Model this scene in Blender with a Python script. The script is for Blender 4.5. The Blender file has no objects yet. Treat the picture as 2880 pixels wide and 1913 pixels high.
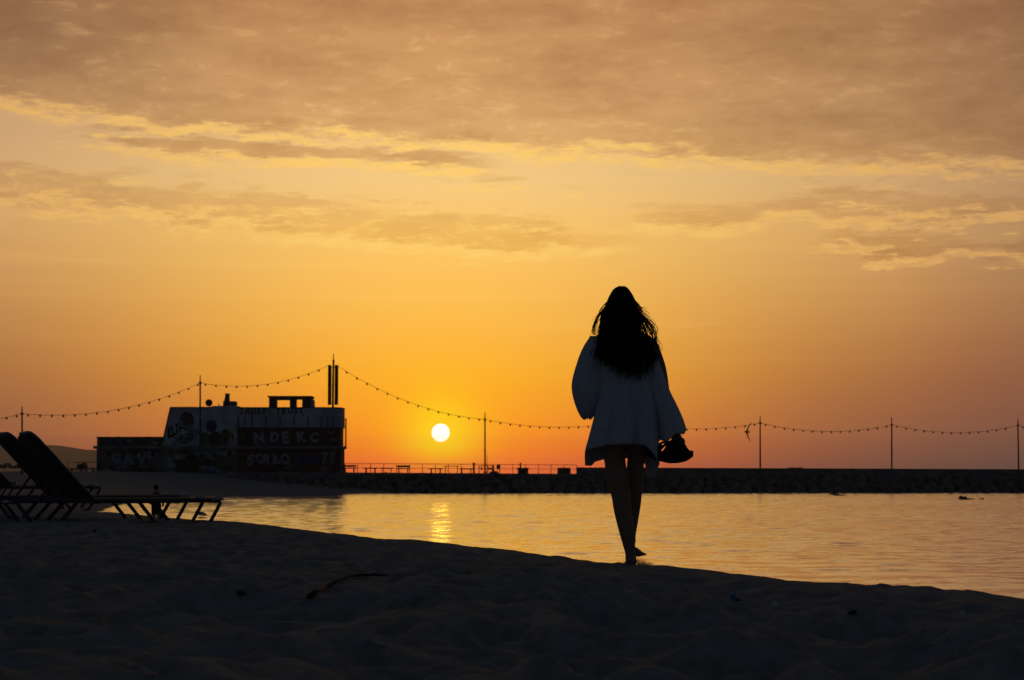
import bpy, bmesh, math, random
import numpy as np
from mathutils import Vector, Matrix

random.seed(7)
rng = np.random.default_rng(11)
SC = bpy.context.scene
COL = SC.collection
R = math.radians

# ------------------------------------------------------------------ camera
H = 1.40                      # eye height above the water
F = 5600.0                    # focal length in photograph pixels (2880 wide)
PITCH = math.atan(386.5 / F)
cam_d = bpy.data.cameras.new('camera')
cam = bpy.data.objects.new('camera', cam_d)
COL.objects.link(cam)
cam.location = (0, 0, H)
cam.rotation_euler = (math.pi / 2 + PITCH, 0, 0)
cam_d.sensor_width = 36.0
cam_d.lens = 36.0 * F / 2880
cam_d.clip_end = 60000
cam_d.clip_start = 0.05
cam_d.dof.use_dof = True
cam_d.dof.focus_distance = 13.0
cam_d.dof.aperture_fstop = 9.0
SC.camera = cam

def px(x, y, Y):
    """point at depth Y on the sight line of a photograph pixel"""
    dx = (x - 1440) / F
    dy = (956.5 - y) / F
    c, s = math.cos(PITCH), math.sin(PITCH)
    v = Vector((dx, c - dy * s, s + dy * c))
    v *= Y / v.y
    return Vector((v.x, v.y, v.z + H))

# ------------------------------------------------------------------ render / view
SC.render.engine = 'CYCLES'
SC.cycles.use_denoising = True
SC.cycles.max_bounces = 6
SC.cycles.volume_bounces = 0
SC.cycles.caustics_reflective = False
SC.cycles.caustics_refractive = False
SC.cycles.sample_clamp_indirect = 4.0
SC.view_settings.view_transform = 'Standard'
SC.view_settings.look = 'None'
SC.view_settings.exposure = 0.0
SC.view_settings.gamma = 1.0
SC.view_settings.use_curve_mapping = False

def lin(r, g, b):
    def f(c):
        c /= 255.0
        return c / 12.92 if c <= 0.04045 else ((c + 0.055) / 1.055) ** 2.4
    return (f(r), f(g), f(b))

# ------------------------------------------------------------------ node helper
class S:
    """a node socket with arithmetic"""
    nt = None
    def __init__(self, s): self.s = s
    @staticmethod
    def m(op, a, b=None, c=None):
        n = S.nt.nodes.new('ShaderNodeMath'); n.operation = op
        for i, v in enumerate((a, b, c)):
            if v is None: continue
            if isinstance(v, S): S.nt.links.new(v.s, n.inputs[i])
            else: n.inputs[i].default_value = v
        return S(n.outputs[0])
    def __add__(a, b): return S.m('ADD', a, b)
    __radd__ = __add__
    def __sub__(a, b): return S.m('SUBTRACT', a, b)
    def __rsub__(a, b): return S.m('SUBTRACT', b, a)
    def __mul__(a, b): return S.m('MULTIPLY', a, b)
    __rmul__ = __mul__
    def __truediv__(a, b): return S.m('DIVIDE', a, b)
    def __neg__(a): return S.m('MULTIPLY', a, -1.0)
    def exp(a): return S.m('EXPONENT', a)
    def abs(a): return S.m('ABSOLUTE', a)
    def max(a, b): return S.m('MAXIMUM', a, b)
    def min(a, b): return S.m('MINIMUM', a, b)
    def pow(a, b): return S.m('POWER', a, b)
    def sqrt(a): return S.m('SQRT', a)
    def step(a, lo, hi):
        n = S.nt.nodes.new('ShaderNodeMapRange'); n.interpolation_type = 'SMOOTHSTEP'
        S.nt.links.new(a.s, n.inputs[0])
        n.inputs[1].default_value = lo; n.inputs[2].default_value = hi
        return S(n.outputs[0])
    def lin(a, lo, hi):
        n = S.nt.nodes.new('ShaderNodeMapRange'); n.clamp = True
        S.nt.links.new(a.s, n.inputs[0])
        n.inputs[1].default_value = lo; n.inputs[2].default_value = hi
        return S(n.outputs[0])
def gauss(a, w): 
    q = a / w
    return (-(q * q)).exp()
def comb(x, y, z):
    n = S.nt.nodes.new('ShaderNodeCombineXYZ')
    for i, v in enumerate((x, y, z)):
        if isinstance(v, S): S.nt.links.new(v.s, n.inputs[i])
        else: n.inputs[i].default_value = v
    return S(n.outputs[0])
def noise(vec, scale, detail=5, rough=0.55, dist=0.0, color=False):
    n = S.nt.nodes.new('ShaderNodeTexNoise'); n.noise_dimensions = '3D'
    S.nt.links.new(vec.s, n.inputs['Vector'])
    n.inputs['Scale'].default_value = scale; n.inputs['Detail'].default_value = detail
    n.inputs['Roughness'].default_value = rough; n.inputs['Distortion'].default_value = dist
    return S(n.outputs['Color' if color else 0])
def ramp(fac, stops):
    n = S.nt.nodes.new('ShaderNodeValToRGB')
    els = n.color_ramp.elements
    while len(els) < len(stops): els.new(0.5)
    for e, (p, c) in zip(els, stops):
        e.position = p; e.color = (*c, 1)
    S.nt.links.new(fac.s, n.inputs[0])
    return S(n.outputs[0])
def mix(f, a, b, mode='MIX'):
    n = S.nt.nodes.new('ShaderNodeMix'); n.data_type = 'RGBA'; n.blend_type = mode; n.clamp_factor = True
    for i, v in ((0, f), (6, a), (7, b)):
        if isinstance(v, S): S.nt.links.new(v.s, n.inputs[i])
        elif i == 0: n.inputs[0].default_value = v
        else: n.inputs[i].default_value = (*v, 1)
    return S(n.outputs[2])

# ------------------------------------------------------------------ sky (world), laid out by compass direction
SUN_AZ, SUN_EL = -2.05, 1.28
HAZE_TOP, HAZE_K = 155.0, 1.8e-4
world = bpy.data.worlds.new('World'); SC.world = world
world.use_nodes = True
world.cycles.sampling_method = 'MANUAL'; world.cycles.sample_map_resolution = 512
nt = world.node_tree; nt.nodes.clear(); S.nt = nt
tc = nt.nodes.new('ShaderNodeTexCoord')
sep = nt.nodes.new('ShaderNodeSeparateXYZ'); nt.links.new(tc.outputs['Generated'], sep.inputs[0])
dx_, dy_, dz_ = (S(sep.outputs[i]) for i in range(3))
el = S.m('ARCSINE', dz_) * (180 / math.pi)
az = S.m('ARCTAN2', dx_, dy_) * (180 / math.pi)
daz = az - SUN_AZ
theta = (daz * daz + (el - SUN_EL) * (el - SUN_EL)).sqrt()
ep = (el.max(0.0) / 90.0).pow(0.5)                       # ramp position of an elevation
def st(rows): return [(math.sqrt(e / 90.0), lin(*c)) for e, c in rows]
centre = ramp(ep, st([(0, (226, 96, 52)), (0.35, (240, 104, 40)), (0.8, (255, 122, 12)), (1.6, (255, 150, 10)), (3, (255, 174, 34)), (5, (253, 189, 78)),
                      (7, (253, 199, 104)), (8.6, (245, 202, 130)), (10.5, (236, 190, 132)), (13.5, (212, 162, 112)), (20, (138, 106, 82)), (32, (66, 60, 62)), (50, (36, 47, 60)), (90, (30, 44, 60))]))
side = ramp(ep, st([(0, (84, 62, 58)), (0.35, (96, 66, 58)), (1.0, (116, 74, 58)), (1.7, (130, 80, 60)), (2.7, (146, 90, 62)), (3.7, (160, 104, 68)), (5, (176, 122, 80)),
                    (7, (190, 143, 98)), (8.8, (194, 150, 108)), (10.5, (186, 144, 106)), (13.5, (172, 130, 96)), (20, (108, 88, 78)), (32, (56, 54, 60)), (50, (35, 46, 60)), (90, (30, 44, 60))]))
back = ramp(ep, st([(0, (42, 48, 58)), (10, (42, 51, 64)), (30, (36, 48, 63)), (90, (30, 44, 60))]))
w1 = gauss(daz, el.lin(0.0, 7.0) * 3.6 + 7.4)
over = (daz.abs() - 13.0).max(0.0)
w2 = (-(over / 17.0)).exp()
base = mix(w1, side, centre)
sky = mix(w2, back, base)
halo = (gauss(theta, 1.05) * 0.85 + gauss(theta, 2.2) * 0.25) * el.lin(-0.1, 0.9)
sky = mix(halo, sky, lin(255, 206, 0))

def cloud_density(off):
    v = el + off
    n1 = noise(comb(az * 0.11, v * 0.42, 3.1), 1.0, 5, 0.58)
    n2 = noise(comb(az * 0.55, v * 2.5, 8.4), 1.0, 6, 0.70)
    n3 = noise(comb(az * 0.17, v * 1.1, 21.0), 1.0, 5, 0.62, 0.25)
    wig = (n1 - 0.5) * 1.7 + (n2 - 0.5) * 2.0
    deck = (v - (9.30 - 0.062 * az) + wig).step(-0.45, 0.75)
    a_ = gauss(v - (8.98 - 0.055 * az) + (n2 - 0.5) * 1.3, 0.28) * az.step(-14.5, -11.0) * (1.0 - az.step(-3.0, 1.5)) * n3.step(0.28, 0.50)
    b_ = gauss(v - (6.98 - 0.085 * az) + (n2 - 0.5) * 2.4, 0.46) * (1.0 - az.step(0.5, 6.0)) * n1.step(0.24, 0.46)
    c_ = gauss(v - 7.45 + (n2 - 0.5) * 1.1, 0.27) * az.step(2.4, 4.6) * (1.0 - az.step(6.5, 8.0))
    d_ = gauss(v - (7.95 - 0.02 * az) + (n2 - 0.5) * 2.8, 0.40) * az.step(6.0, 10.0) * n3.step(0.34, 0.56)
    e_ = gauss(v - (6.75 - 0.01 * az) + (n2 - 0.5) * 2.6, 0.30) * az.step(7.0, 11.0) * n3.step(0.30, 0.53)
    s_ = n3.step(0.50, 0.68) * gauss(v - 7.9, 1.3) * 0.85
    return deck.max(a_).max(b_).max(c_).max(d_).max(e_).max(s_).step(0.12, 0.92)
d0 = cloud_density(0.0)
d1 = cloud_density(0.26)
tex = noise(comb(az * 0.26, el * 0.85, 40.0), 1.0, 5, 0.6)
tex2 = noise(comb(az * 0.9, el * 2.6, 47.0), 1.0, 6, 0.70, 0.4)
tex3 = noise(comb(az * 1.1, el * 4.4, 71.0), 1.0, 6, 0.70, 0.3)
fringe = ((d1 - d0) * 1.9).max(0.0).min(1.0) * tex3.step(0.30, 0.60)
puffs = tex3.step(0.50, 0.64) * gauss(el - 7.6, 1.2) * (d1 * 0.75 + 0.25) * tex.step(0.38, 0.58)
cloudc = mix(tex2.step(0.36, 0.64), mix(1.0, sky, (0.70, 0.57, 0.46), 'MULTIPLY'), mix(1.0, sky, (0.80, 0.69, 0.56), 'MULTIPLY'))
cloudc = mix(tex.step(0.30, 0.70), mix(1.0, cloudc, (0.90, 0.90, 0.94), 'MULTIPLY'), mix(1.0, sky, (0.84, 0.75, 0.64), 'MULTIPLY'))
thick = (1.0 - az.step(-14.5, -7.0)) * el.step(9.8, 12.5)
cloudc = mix(thick * 0.8, cloudc, mix(1.0, cloudc, (0.62, 0.66, 0.78), 'MULTIPLY'))
patch = tex2.step(0.52, 0.66) * tex.step(0.40, 0.62) * 0.65
cloudc = mix(patch, cloudc, mix(1.0, sky, (1.02, 0.97, 0.86), 'MULTIPLY'))
veil = el.step(4.2, 6.0)
cloudc = mix((1.0 - el.step(7.6, 9.4)) * 0.42, cloudc, sky)
skyc = mix(d0 * veil * 0.92, sky, cloudc)
lit = mix(gauss(daz, 12.0), lin(212, 158, 94), lin(255, 206, 110))
skyc = mix((fringe * 0.95).max(puffs * 0.8) * veil * w2, skyc, lit)
streak = noise(comb(az * 0.10, el * 2.2, 60.0), 1.0, 4, 0.5)
skyc = mix(gauss(el - 5.6, 1.6) * streak.step(0.52, 0.75) * 0.25 * w2, skyc, lit)
disc = 1.0 - theta.step(0.240, 0.272)
bg = nt.nodes.new('ShaderNodeBackground'); out = nt.nodes.new('ShaderNodeOutputWorld')
path = (S.m('DIVIDE', HAZE_TOP, dz_.max(0.004))).min(7600.0)
air = (path * (HAZE_K * 0.92)).exp()                     # the sky beyond the haze, brighter than it looks through it
gain = mix(1.0, skyc, comb(air, air, air), 'MULTIPLY')
final = mix(disc, gain, (5.0, 4.5, 3.2))
nt.links.new(final.s, bg.inputs[0]); bg.inputs[1].default_value = 1.0
nt.links.new(bg.outputs[0], out.inputs[0])

# ------------------------------------------------------------------ sun lamp
sun_d = bpy.data.lights.new('sun', 'SUN')
sun = bpy.data.objects.new('sun', sun_d); COL.objects.link(sun)
sun_d.energy = 0.0075; sun_d.angle = R(0.53); sun_d.color = (1.0, 0.52, 0.05)
sdir = Vector((math.sin(R(SUN_AZ)) * math.cos(R(SUN_EL)), math.cos(R(SUN_AZ)) * math.cos(R(SUN_EL)), math.sin(R(SUN_EL))))
sun.rotation_euler = (-sdir).to_track_quat('-Z', 'Y').to_euler()
sun.location = sdir * 50

# ------------------------------------------------------------------ materials
def material(name, color, rough=0.8, var=0.0, scale=5.0, color2=None, bump=0.0, bscale=30.0, metal=0.0, spec=0.3, sub=0.0, transl=0.0):
    m = bpy.data.materials.new(name); m.use_nodes = True
    t = m.node_tree; S.nt = t
    b = t.nodes['Principled BSDF']
    b.inputs['Roughness'].default_value = rough
    b.inputs['Metallic'].default_value = metal
    b.inputs['Specular IOR Level'].default_value = spec
    if var or color2:
        g = t.nodes.new('ShaderNodeNewGeometry')
        n = noise(S(g.outputs['Position']), scale, 5, 0.6)
        c2 = color2 or tuple(c * (1 - var) for c in color)
        t.links.new(mix(n.step(0.35, 0.65), color, c2).s, b.inputs['Base Color'])
    else:
        b.inputs['Base Color'].default_value = (*color, 1)
    if bump:
        g = t.nodes.new('ShaderNodeNewGeometry')
        n = noise(S(g.outputs['Position']), bscale, 5, 0.6)
        bp = t.nodes.new('ShaderNodeBump'); bp.inputs['Strength'].default_value = 1.0; bp.inputs['Distance'].default_value = bump
        t.links.new(n.s, bp.inputs['Height']); t.links.new(bp.outputs[0], b.inputs['Normal'])
    return m
M = {}
M['sand'] = material('sand', (0.47, 0.42, 0.37), 0.95, color2=(0.33, 0.295, 0.26), scale=9.0, bump=0.02, bscale=45, spec=0.1)
M['rock'] = material('rock', (0.22, 0.20, 0.18), 0.9, color2=(0.12, 0.115, 0.11), scale=1.3, bump=0.03, bscale=6)
M['concrete'] = material('concrete', (0.26, 0.25, 0.24), 0.9, var=0.35, scale=0.9, bump=0.004, bscale=12)
M['white_wall'] = material('white_wall', (0.54, 0.58, 0.63), 0.85, color2=(0.34, 0.37, 0.40), scale=0.55)
M['brown_wall'] = material('brown_wall', (0.11, 0.06, 0.05), 0.85, color2=(0.06, 0.04, 0.038), scale=0.8)
M['teal_wall'] = material('teal_wall', (0.13, 0.26, 0.25), 0.85, color2=(0.10, 0.13, 0.13), scale=0.5)
M['dark_wall'] = material('dark_wall', (0.14, 0.13, 0.14), 0.85, color2=(0.06, 0.06, 0.065), scale=0.6)
M['black'] = material('black_paint', (0.02, 0.02, 0.022), 0.6, var=0.3)
M['blue'] = material('blue_paint', (0.04, 0.08, 0.19), 0.7, var=0.3, scale=1)
M['navy'] = material('navy_paint', (0.04, 0.05, 0.12), 0.7, var=0.3, scale=1)
M['green'] = material('green_paint', (0.05, 0.16, 0.06), 0.7, var=0.4, scale=1)
M['red'] = material('red_paint', (0.12, 0.04, 0.04), 0.7, var=0.4, scale=1)
M['silver'] = material('silver_paint', (0.38, 0.41, 0.46), 0.6, var=0.35, scale=1.5)
M['cyan'] = material('cyan_paint', (0.20, 0.38, 0.44), 0.6, var=0.35, scale=1.5)
M['pink'] = material('pale_paint', (0.42, 0.36, 0.36), 0.6, var=0.35, scale=1.5)
M['metal'] = material('dark_metal', (0.06, 0.055, 0.05), 0.55, var=0.3, scale=3, metal=0.3)
M['rust'] = material('rusty_metal', (0.16, 0.08, 0.045), 0.7, var=0.4, scale=3)
M['bulb'] = material('bulb_glass', (0.10, 0.09, 0.08), 0.3)
M['wire'] = material('cable', (0.03, 0.03, 0.03), 0.7)
M['skin'] = material('skin', (0.34, 0.20, 0.14), 0.6, var=0.12, scale=8, spec=0.3)
M['hair'] = material('hair', (0.018, 0.011, 0.008), 0.75, spec=0.15)
M['cloth'] = material('white_linen', (0.60, 0.63, 0.68), 0.95, var=0.08, scale=30, bump=0.0015, bscale=220, spec=0.05)
M['shorts'] = material('dark_cloth', (0.03, 0.025, 0.03), 0.95, spec=0.05)
M['sandal'] = material('black_sandal', (0.015, 0.014, 0.014), 0.8, spec=0.2)
M['sling'] = material('lounger_fabric', (0.055, 0.05, 0.03), 0.75, var=0.25, scale=60, bump=0.001, bscale=300)
M['frame'] = material('lounger_frame', (0.045, 0.065, 0.085), 0.45, var=0.3, scale=6)
M['cap'] = material('lounger_cap', (0.5, 0.5, 0.5), 0.4, var=0.2, scale=9)
M['bark'] = material('driftwood', (0.07, 0.05, 0.035), 0.9, var=0.4, scale=20)
M['palewood'] = material('pale_driftwood', (0.35, 0.29, 0.2), 0.9, var=0.3, scale=20)
M['shell'] = material('white_litter', (0.75, 0.74, 0.70), 0.6, var=0.2, scale=20)
M['bluelit'] = material('blue_litter', (0.12, 0.28, 0.60), 0.5, var=0.2, scale=20)
M['leaf'] = material('leaf', (0.05, 0.075, 0.035), 0.8, var=0.4, scale=3)
M['hill'] = material('hillside', (0.10, 0.10, 0.07), 0.95, color2=(0.07, 0.07, 0.05), scale=0.008)
M['gull_white'] = material('gull_white', (0.70, 0.70, 0.70), 0.8, var=0.1)
M['gull_grey'] = material('gull_grey', (0.25, 0.26, 0.28), 0.8, var=0.1)
M['gull_dark'] = material('gull_dark', (0.04, 0.03, 0.03), 0.8)

# water: facets from a noise field (no derivative filtering at grazing angles)
wm = bpy.data.materials.new('water'); wm.use_nodes = True
t = wm.node_tree; S.nt = t; b = t.nodes['Principled BSDF']
b.inputs['Base Color'].default_value = (0.80, 0.80, 0.80, 1); b.inputs['Metallic'].default_value = 0.5
b.inputs['Roughness'].default_value = 0.13; b.inputs['IOR'].default_value = 1.34
g = t.nodes.new('ShaderNodeNewGeometry'); pos = S(g.outputs['Position'])
def vm(op, a, bb):
    n = t.nodes.new('ShaderNodeVectorMath'); n.operation = op
    for i, v in enumerate((a, bb)):
        if isinstance(v, S): t.links.new(v.s, n.inputs[i])
        elif v is not None: n.inputs[i].default_value = v
    return S(n.outputs[0])
fine = vm('SUBTRACT', noise(vm('MULTIPLY', pos, (1.0, 0.7, 1.0)), 7.0, 2, 0.6, color=True), (0.5, 0.5, 0.5))
tilt = vm('MULTIPLY', fine, (0.09, 0.09, 0.0))
nn = vm('NORMALIZE', vm('ADD', tilt, S(g.outputs['Normal'])), None)
t.links.new(nn.s, b.inputs['Normal'])
M['water'] = wm

# ------------------------------------------------------------------ mesh helpers
def tag(o, label=None, cat=None, group=None, kind=None):
    if label: o['label'] = label
    if cat: o['category'] = cat
    if group: o['group'] = group
    if kind: o['kind'] = kind
    return o
def empty(name, loc, label, cat, group=None, rz=0.0):
    o = bpy.data.objects.new(name, None); COL.objects.link(o)
    o.location = loc; o.rotation_euler = (0, 0, rz); o.empty_display_size = 0.2
    return tag(o, label, cat, group)
def link_mesh(name, me, mat, parent=None, loc=(0, 0, 0)):
    o = bpy.data.objects.new(name, me); COL.objects.link(o)
    if mat is not None and not me.materials: me.materials.append(mat)
    o.parent = parent; o.location = loc
    return o
class MB:
    def __init__(s): s.v = []; s.f = []
    def add(s, vs, fs):
        k = len(s.v); s.v += [tuple(p) for p in vs]; s.f += [tuple(i + k for i in f) for f in fs]; return s
    def box(s, lo, hi):
        (x0, y0, z0), (x1, y1, z1) = lo, hi
        return s.add([(x0, y0, z0), (x1, y0, z0), (x1, y1, z0), (x0, y1, z0), (x0, y0, z1), (x1, y0, z1), (x1, y1, z1), (x0, y1, z1)],
                     [(0, 3, 2, 1), (4, 5, 6, 7), (0, 1, 5, 4), (1, 2, 6, 5), (2, 3, 7, 6), (3, 0, 4, 7)])
    def prism(s, prof, y0, y1):
        """profile in x,z pushed from y0 to y1"""
        n = len(prof)
        vs = [(x, y0, z) for x, z in prof] + [(x, y1, z) for x, z in prof]
        fs = [tuple(range(n)), tuple(range(2 * n - 1, n - 1, -1))]
        fs += [(i, i + n, (i + 1) % n + n, (i + 1) % n) for i in range(n)]
        return s.add(vs, fs)
    def loft(s, rings, cap=True, closed=True):
        n = len(rings[0]); vs = [p for r in rings for p in r]; fs = []
        for i in range(len(rings) - 1):
            for j in range(n if closed else n - 1):
                k = (j + 1) % n
                fs.append((i * n + j, i * n + k, (i + 1) * n + k, (i + 1) * n + j))
        if cap:
            fs.append(tuple(range(n - 1, -1, -1))); o = (len(rings) - 1) * n; fs.append(tuple(o + j for j in range(n)))
        return s.add(vs, fs)
    def tube(s, pts, rad, n=8, cap=True, flat=1.0):
        pts = [Vector(p) for p in pts]
        if not hasattr(rad, '__len__'): rad = [rad] * len(pts)
        rings = []; up = None
        for i, p in enumerate(pts):
            d = (pts[min(i + 1, len(pts) - 1)] - pts[max(i - 1, 0)]).normalized()
            if up is None:
                up = Vector((0, 0, 1)) if abs(d.z) < 0.9 else Vector((0, 1, 0))
            a = d.cross(up).normalized(); up = a.cross(d).normalized()
            rings.append([p + (a * math.cos(2 * math.pi * k / n) + up * math.sin(2 * math.pi * k / n) * flat) * rad[i] for k in range(n)])
        return s.loft(rings, cap)
    def ball(s, c, r, nu=14, nv=9):
        c = Vector(c); rx, ry, rz = (r, r, r) if not hasattr(r, '__len__') else r
        rings = []
        for i in range(1, nv):
            a = math.pi * i / nv
            rings.append([c + Vector((rx * math.sin(a) * math.cos(2 * math.pi * j / nu), ry * math.sin(a) * math.sin(2 * math.pi * j / nu), rz * math.cos(a))) for j in range(nu)])
        return s.loft(rings, True)
    def mesh(s, name, smooth=False):
        me = bpy.data.meshes.new(name); me.from_pydata([tuple(p) for p in s.v], [], s.f)
        bm = bmesh.new(); bm.from_mesh(me); bmesh.ops.recalc_face_normals(bm, faces=bm.faces); bm.to_mesh(me); bm.free()
        if smooth: me.polygons.foreach_set('use_smooth', [True] * len(me.polygons))
        me.update(); return me
    def build(s, name, mat, parent=None, smooth=False, loc=(0, 0, 0)):
        return link_mesh(name, s.mesh(name, smooth), mat, parent, loc)
def spline(pts, n):
    """Catmull-Rom through rows of numbers"""
    P = np.array(pts, float); P = np.vstack([2 * P[0] - P[1], P, 2 * P[-1] - P[-2]])
    out = []
    m = len(P) - 3
    for k in range(n):
        u = k / (n - 1) * m; i = min(int(u), m - 1); q = u - i
        a, b_, c, d = P[i], P[i + 1], P[i + 2], P[i + 3]
        out.append(0.5 * (2 * b_ + (c - a) * q + (2 * a - 5 * b_ + 4 * c - d) * q * q + (3 * b_ - a - 3 * c + d) * q ** 3))
    return np.array(out)
def solid_remesh(mb, name, voxel, smooth_it=6):
    """one continuous surface from overlapping closed pieces"""
    me = mb.mesh(name + '_raw'); o = bpy.data.objects.new('tmp', me); COL.objects.link(o)
    md = o.modifiers.new('r', 'REMESH'); md.mode = 'VOXEL'; md.voxel_size = voxel
    sm = o.modifiers.new('s', 'SMOOTH'); sm.iterations = smooth_it; sm.factor = 0.5
    dg = bpy.context.evaluated_depsgraph_get(); dg.update()
    res = bpy.data.meshes.new_from_object(o.evaluated_get(dg)); res.name = name
    bpy.data.objects.remove(o); bpy.data.meshes.remove(me)
    res.polygons.foreach_set('use_smooth', [True] * len(res.polygons)); res.materials.clear(); res.update()
    return res

# ------------------------------------------------------------------ terrain
def vnoise(x, y, seed=0):
    xi = np.floor(x).astype(np.int64); yi = np.floor(y).astype(np.int64)
    fx = x - xi; fy = y - yi
    fx = fx * fx * fx * (fx * (fx * 6 - 15) + 10); fy = fy * fy * fy * (fy * (fy * 6 - 15) + 10)
    def h(i, j):
        n = (i * 374761393 + j * 668265263 + seed * 1442695041) & 0xffffffff
        n = ((n ^ (n >> 13)) * 1274126177) & 0xffffffff
        return ((n ^ (n >> 16)) & 0xffff) / 65535.0
    a = h(xi, yi) * (1 - fx) + h(xi + 1, yi) * fx
    b_ = h(xi, yi + 1) * (1 - fx) + h(xi + 1, yi + 1) * fx
    return a * (1 - fy) + b_ * fy - 0.5
def fbm(x, y, seed, o=4):
    r = 0; a = 1.0
    for k in range(o):
        r = r + a * vnoise(x * 2 ** k + 17.3 * k, y * 2 ** k - 9.1 * k, seed + k); a *= 0.5
    return r
SHORE = [(36.7, -60), (6.7, 11.9), (-11.5, 55), (-15.2, 72), (-19.5, 98), (-23.0, 128), (-24.6, 147), (-23.2, 159), (-18.5, 168), (-14, 175), (-8, 181), (90, 196),
         (90, 201), (-40, 205), (-130, 215), (-500, 260), (-500, -60)]
def shore_dist(x, y):
    d = np.full(x.shape, 1e9); inside = np.zeros(x.shape, bool)
    n = len(SHORE)
    for i in range(n):
        (x0, y0), (x1, y1) = SHORE[i], SHORE[(i + 1) % n]
        ex, ey = x1 - x0, y1 - y0
        tt = np.clip(((x - x0) * ex + (y - y0) * ey) / (ex * ex + ey * ey), 0, 1)
        d = np.minimum(d, np.hypot(x - x0 - tt * ex, y - y0 - tt * ey))
        c = ((y0 > y) != (y1 > y)) & (x < (x1 - x0) * (y - y0) / (y1 - y0 + 1e-12) + x0)
        inside ^= c
    return np.where(inside, d, -d)
NCR = np.array([0.923, 0.385])
pits = []
for k in range(2600):
    pits.append((rng.uniform(-8, 5), rng.uniform(3.5, 23), rng.uniform(0.06, 0.17), rng.uniform(0.5, 0.9), rng.uniform(0, math.pi), rng.uniform(0.025, 0.075)))
for k in range(9):                                         # the woman's own trail
    pits.append((0.62 - 0.085 * k + (0.09 if k % 2 else -0.09), 11.55 - 0.55 * k, 0.13, 0.42, 1.45, 0.05))
for k in range(100):
    pits.append((rng.uniform(-4, 3.5), rng.uniform(4.5, 9.5), rng.uniform(0.20, 0.34), rng.uniform(0.6, 0.9), rng.uniform(0, math.pi), rng.uniform(0.03, 0.07)))
def terrain(x, y, detail=True):
    s = shore_dist(x, y)
    far = np.clip((y - 60) / 90, 0, 1)
    top = 0.908 + 0.06 * np.clip((y - 13) / 7, 0, 1) + far * 0.95
    reach = 5.54 + far * 12.0
    q = s / reach
    # sloping face, softly rounded into the flat berm top
    k = 0.06
    face = 0.5 * (q + 1 - np.sqrt((q - 1) ** 2 + k * k))
    h = np.where(s > 0, top * face, np.maximum(s * 0.12, -2.5))
    if detail:
        land = np.clip(s / 3.0, 0, 1)
        near = np.clip(1 - (y - 18) / 25, 0.25, 1)
        fore = np.clip((12.5 - y) / 5.0, 0, 1) * np.clip((s - reach - 0.7) / 2.2, 0, 1)
        h = h + land * (0.022 * fbm(x / 1.3, y / 1.3, 3, 3) + (0.034 * fbm(x / 0.36, y / 0.36, 9, 2) + 0.034 * fbm(x / 0.15, y / 0.15, 19, 2)) * np.clip(0.62 + (s - reach) * 0.45, 0.4, 1.0)) * near
        h = h + land * fore * (0.11 * fbm(x / 0.9, y / 0.75, 31, 3))
        h = h + land * far * 0.12 * fbm(x / 6, y / 6, 15, 3)
    return h
def ground(x, y):
    return float(terrain(np.array([float(x)]), np.array([float(y)]))[0])
def axis(d0_, d1_, step_, lo, hi, growth):
    a = list(np.arange(d0_, d1_ + 1e-6, step_)); s_ = step_
    p = d1_
    while p < hi: s_ *= growth; p += s_; a.append(p)
    s_ = step_; p = d0_
    while p > lo: s_ *= growth; p -= s_; a.insert(0, p)
    return np.array(a)
gx = axis(-7.5, 4.5, 0.032, -480, 100, 1.06)
gy = axis(4.2, 24.0, 0.032, -55, 262, 1.035)
X, Y = np.meshgrid(gx, gy)
Z = terrain(X, Y)
for (cx, cy, r, asp, an, dp) in pits:                     # footprints and scuffs, with a pushed-up rim
    if 7.4 < cy < 10.4 and abs(cx + 0.78) < 0.16 + r: continue      # undisturbed strip under the stick
    i0, i1 = np.searchsorted(gx, [cx - 3 * r, cx + 3 * r]); j0, j1 = np.searchsorted(gy, [cy - 3 * r, cy + 3 * r])
    if i1 - i0 < 3 or j1 - j0 < 3: continue
    xx = X[j0:j1, i0:i1] - cx; yy = Y[j0:j1, i0:i1] - cy
    u = (xx * math.cos(an) + yy * math.sin(an)) / r; v = (-xx * math.sin(an) + yy * math.cos(an)) / (r * asp)
    q = np.sqrt(u * u + v * v)
    sd_ = float(shore_dist(np.array([cx]), np.array([cy]))[0])
    sc_ = (1.0 if cy < 10 else 0.75) * min(max((sd_ - 5.9) / 1.6, 0.18), 1.0)
    Z[j0:j1, i0:i1] += sc_ * dp * (-np.exp(-(q / 0.75) ** 2 * 1.2) + 0.34 * np.exp(-((q - 1.3) / 0.45) ** 2))
nx_, ny_ = len(gx), len(gy)
me = bpy.data.meshes.new('beach')
me.vertices.add(nx_ * ny_)
me.vertices.foreach_set('co', np.stack([X, Y, Z], -1).astype(np.float32).ravel())
idx = np.arange(nx_ * ny_).reshape(ny_, nx_)
quads = np.stack([idx[:-1, :-1], idx[:-1, 1:], idx[1:, 1:], idx[1:, :-1]], -1).reshape(-1, 4)
me.loops.add(quads.size); me.loops.foreach_set('vertex_index', quads.ravel().astype(np.int32))
me.polygons.add(len(quads)); me.polygons.foreach_set('loop_start', np.arange(0, quads.size, 4, dtype=np.int32))
me.polygons.foreach_set('loop_total', np.full(len(quads), 4, np.int32))
me.polygons.foreach_set('use_smooth', np.ones(len(quads), bool))
me.update(calc_edges=True); me.validate()
tag(link_mesh('beach', me, M['sand']), 'dark rippled sand beach with footprints sloping to the water', 'beach', kind='structure')
ZG = Z
def sand_z(x, y):
    i = int(np.clip(np.searchsorted(gx, x), 1, nx_ - 1)); j = int(np.clip(np.searchsorted(gy, y), 1, ny_ - 1))
    return float(ZG[j - 1:j + 1, i - 1:i + 1].mean())

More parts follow.
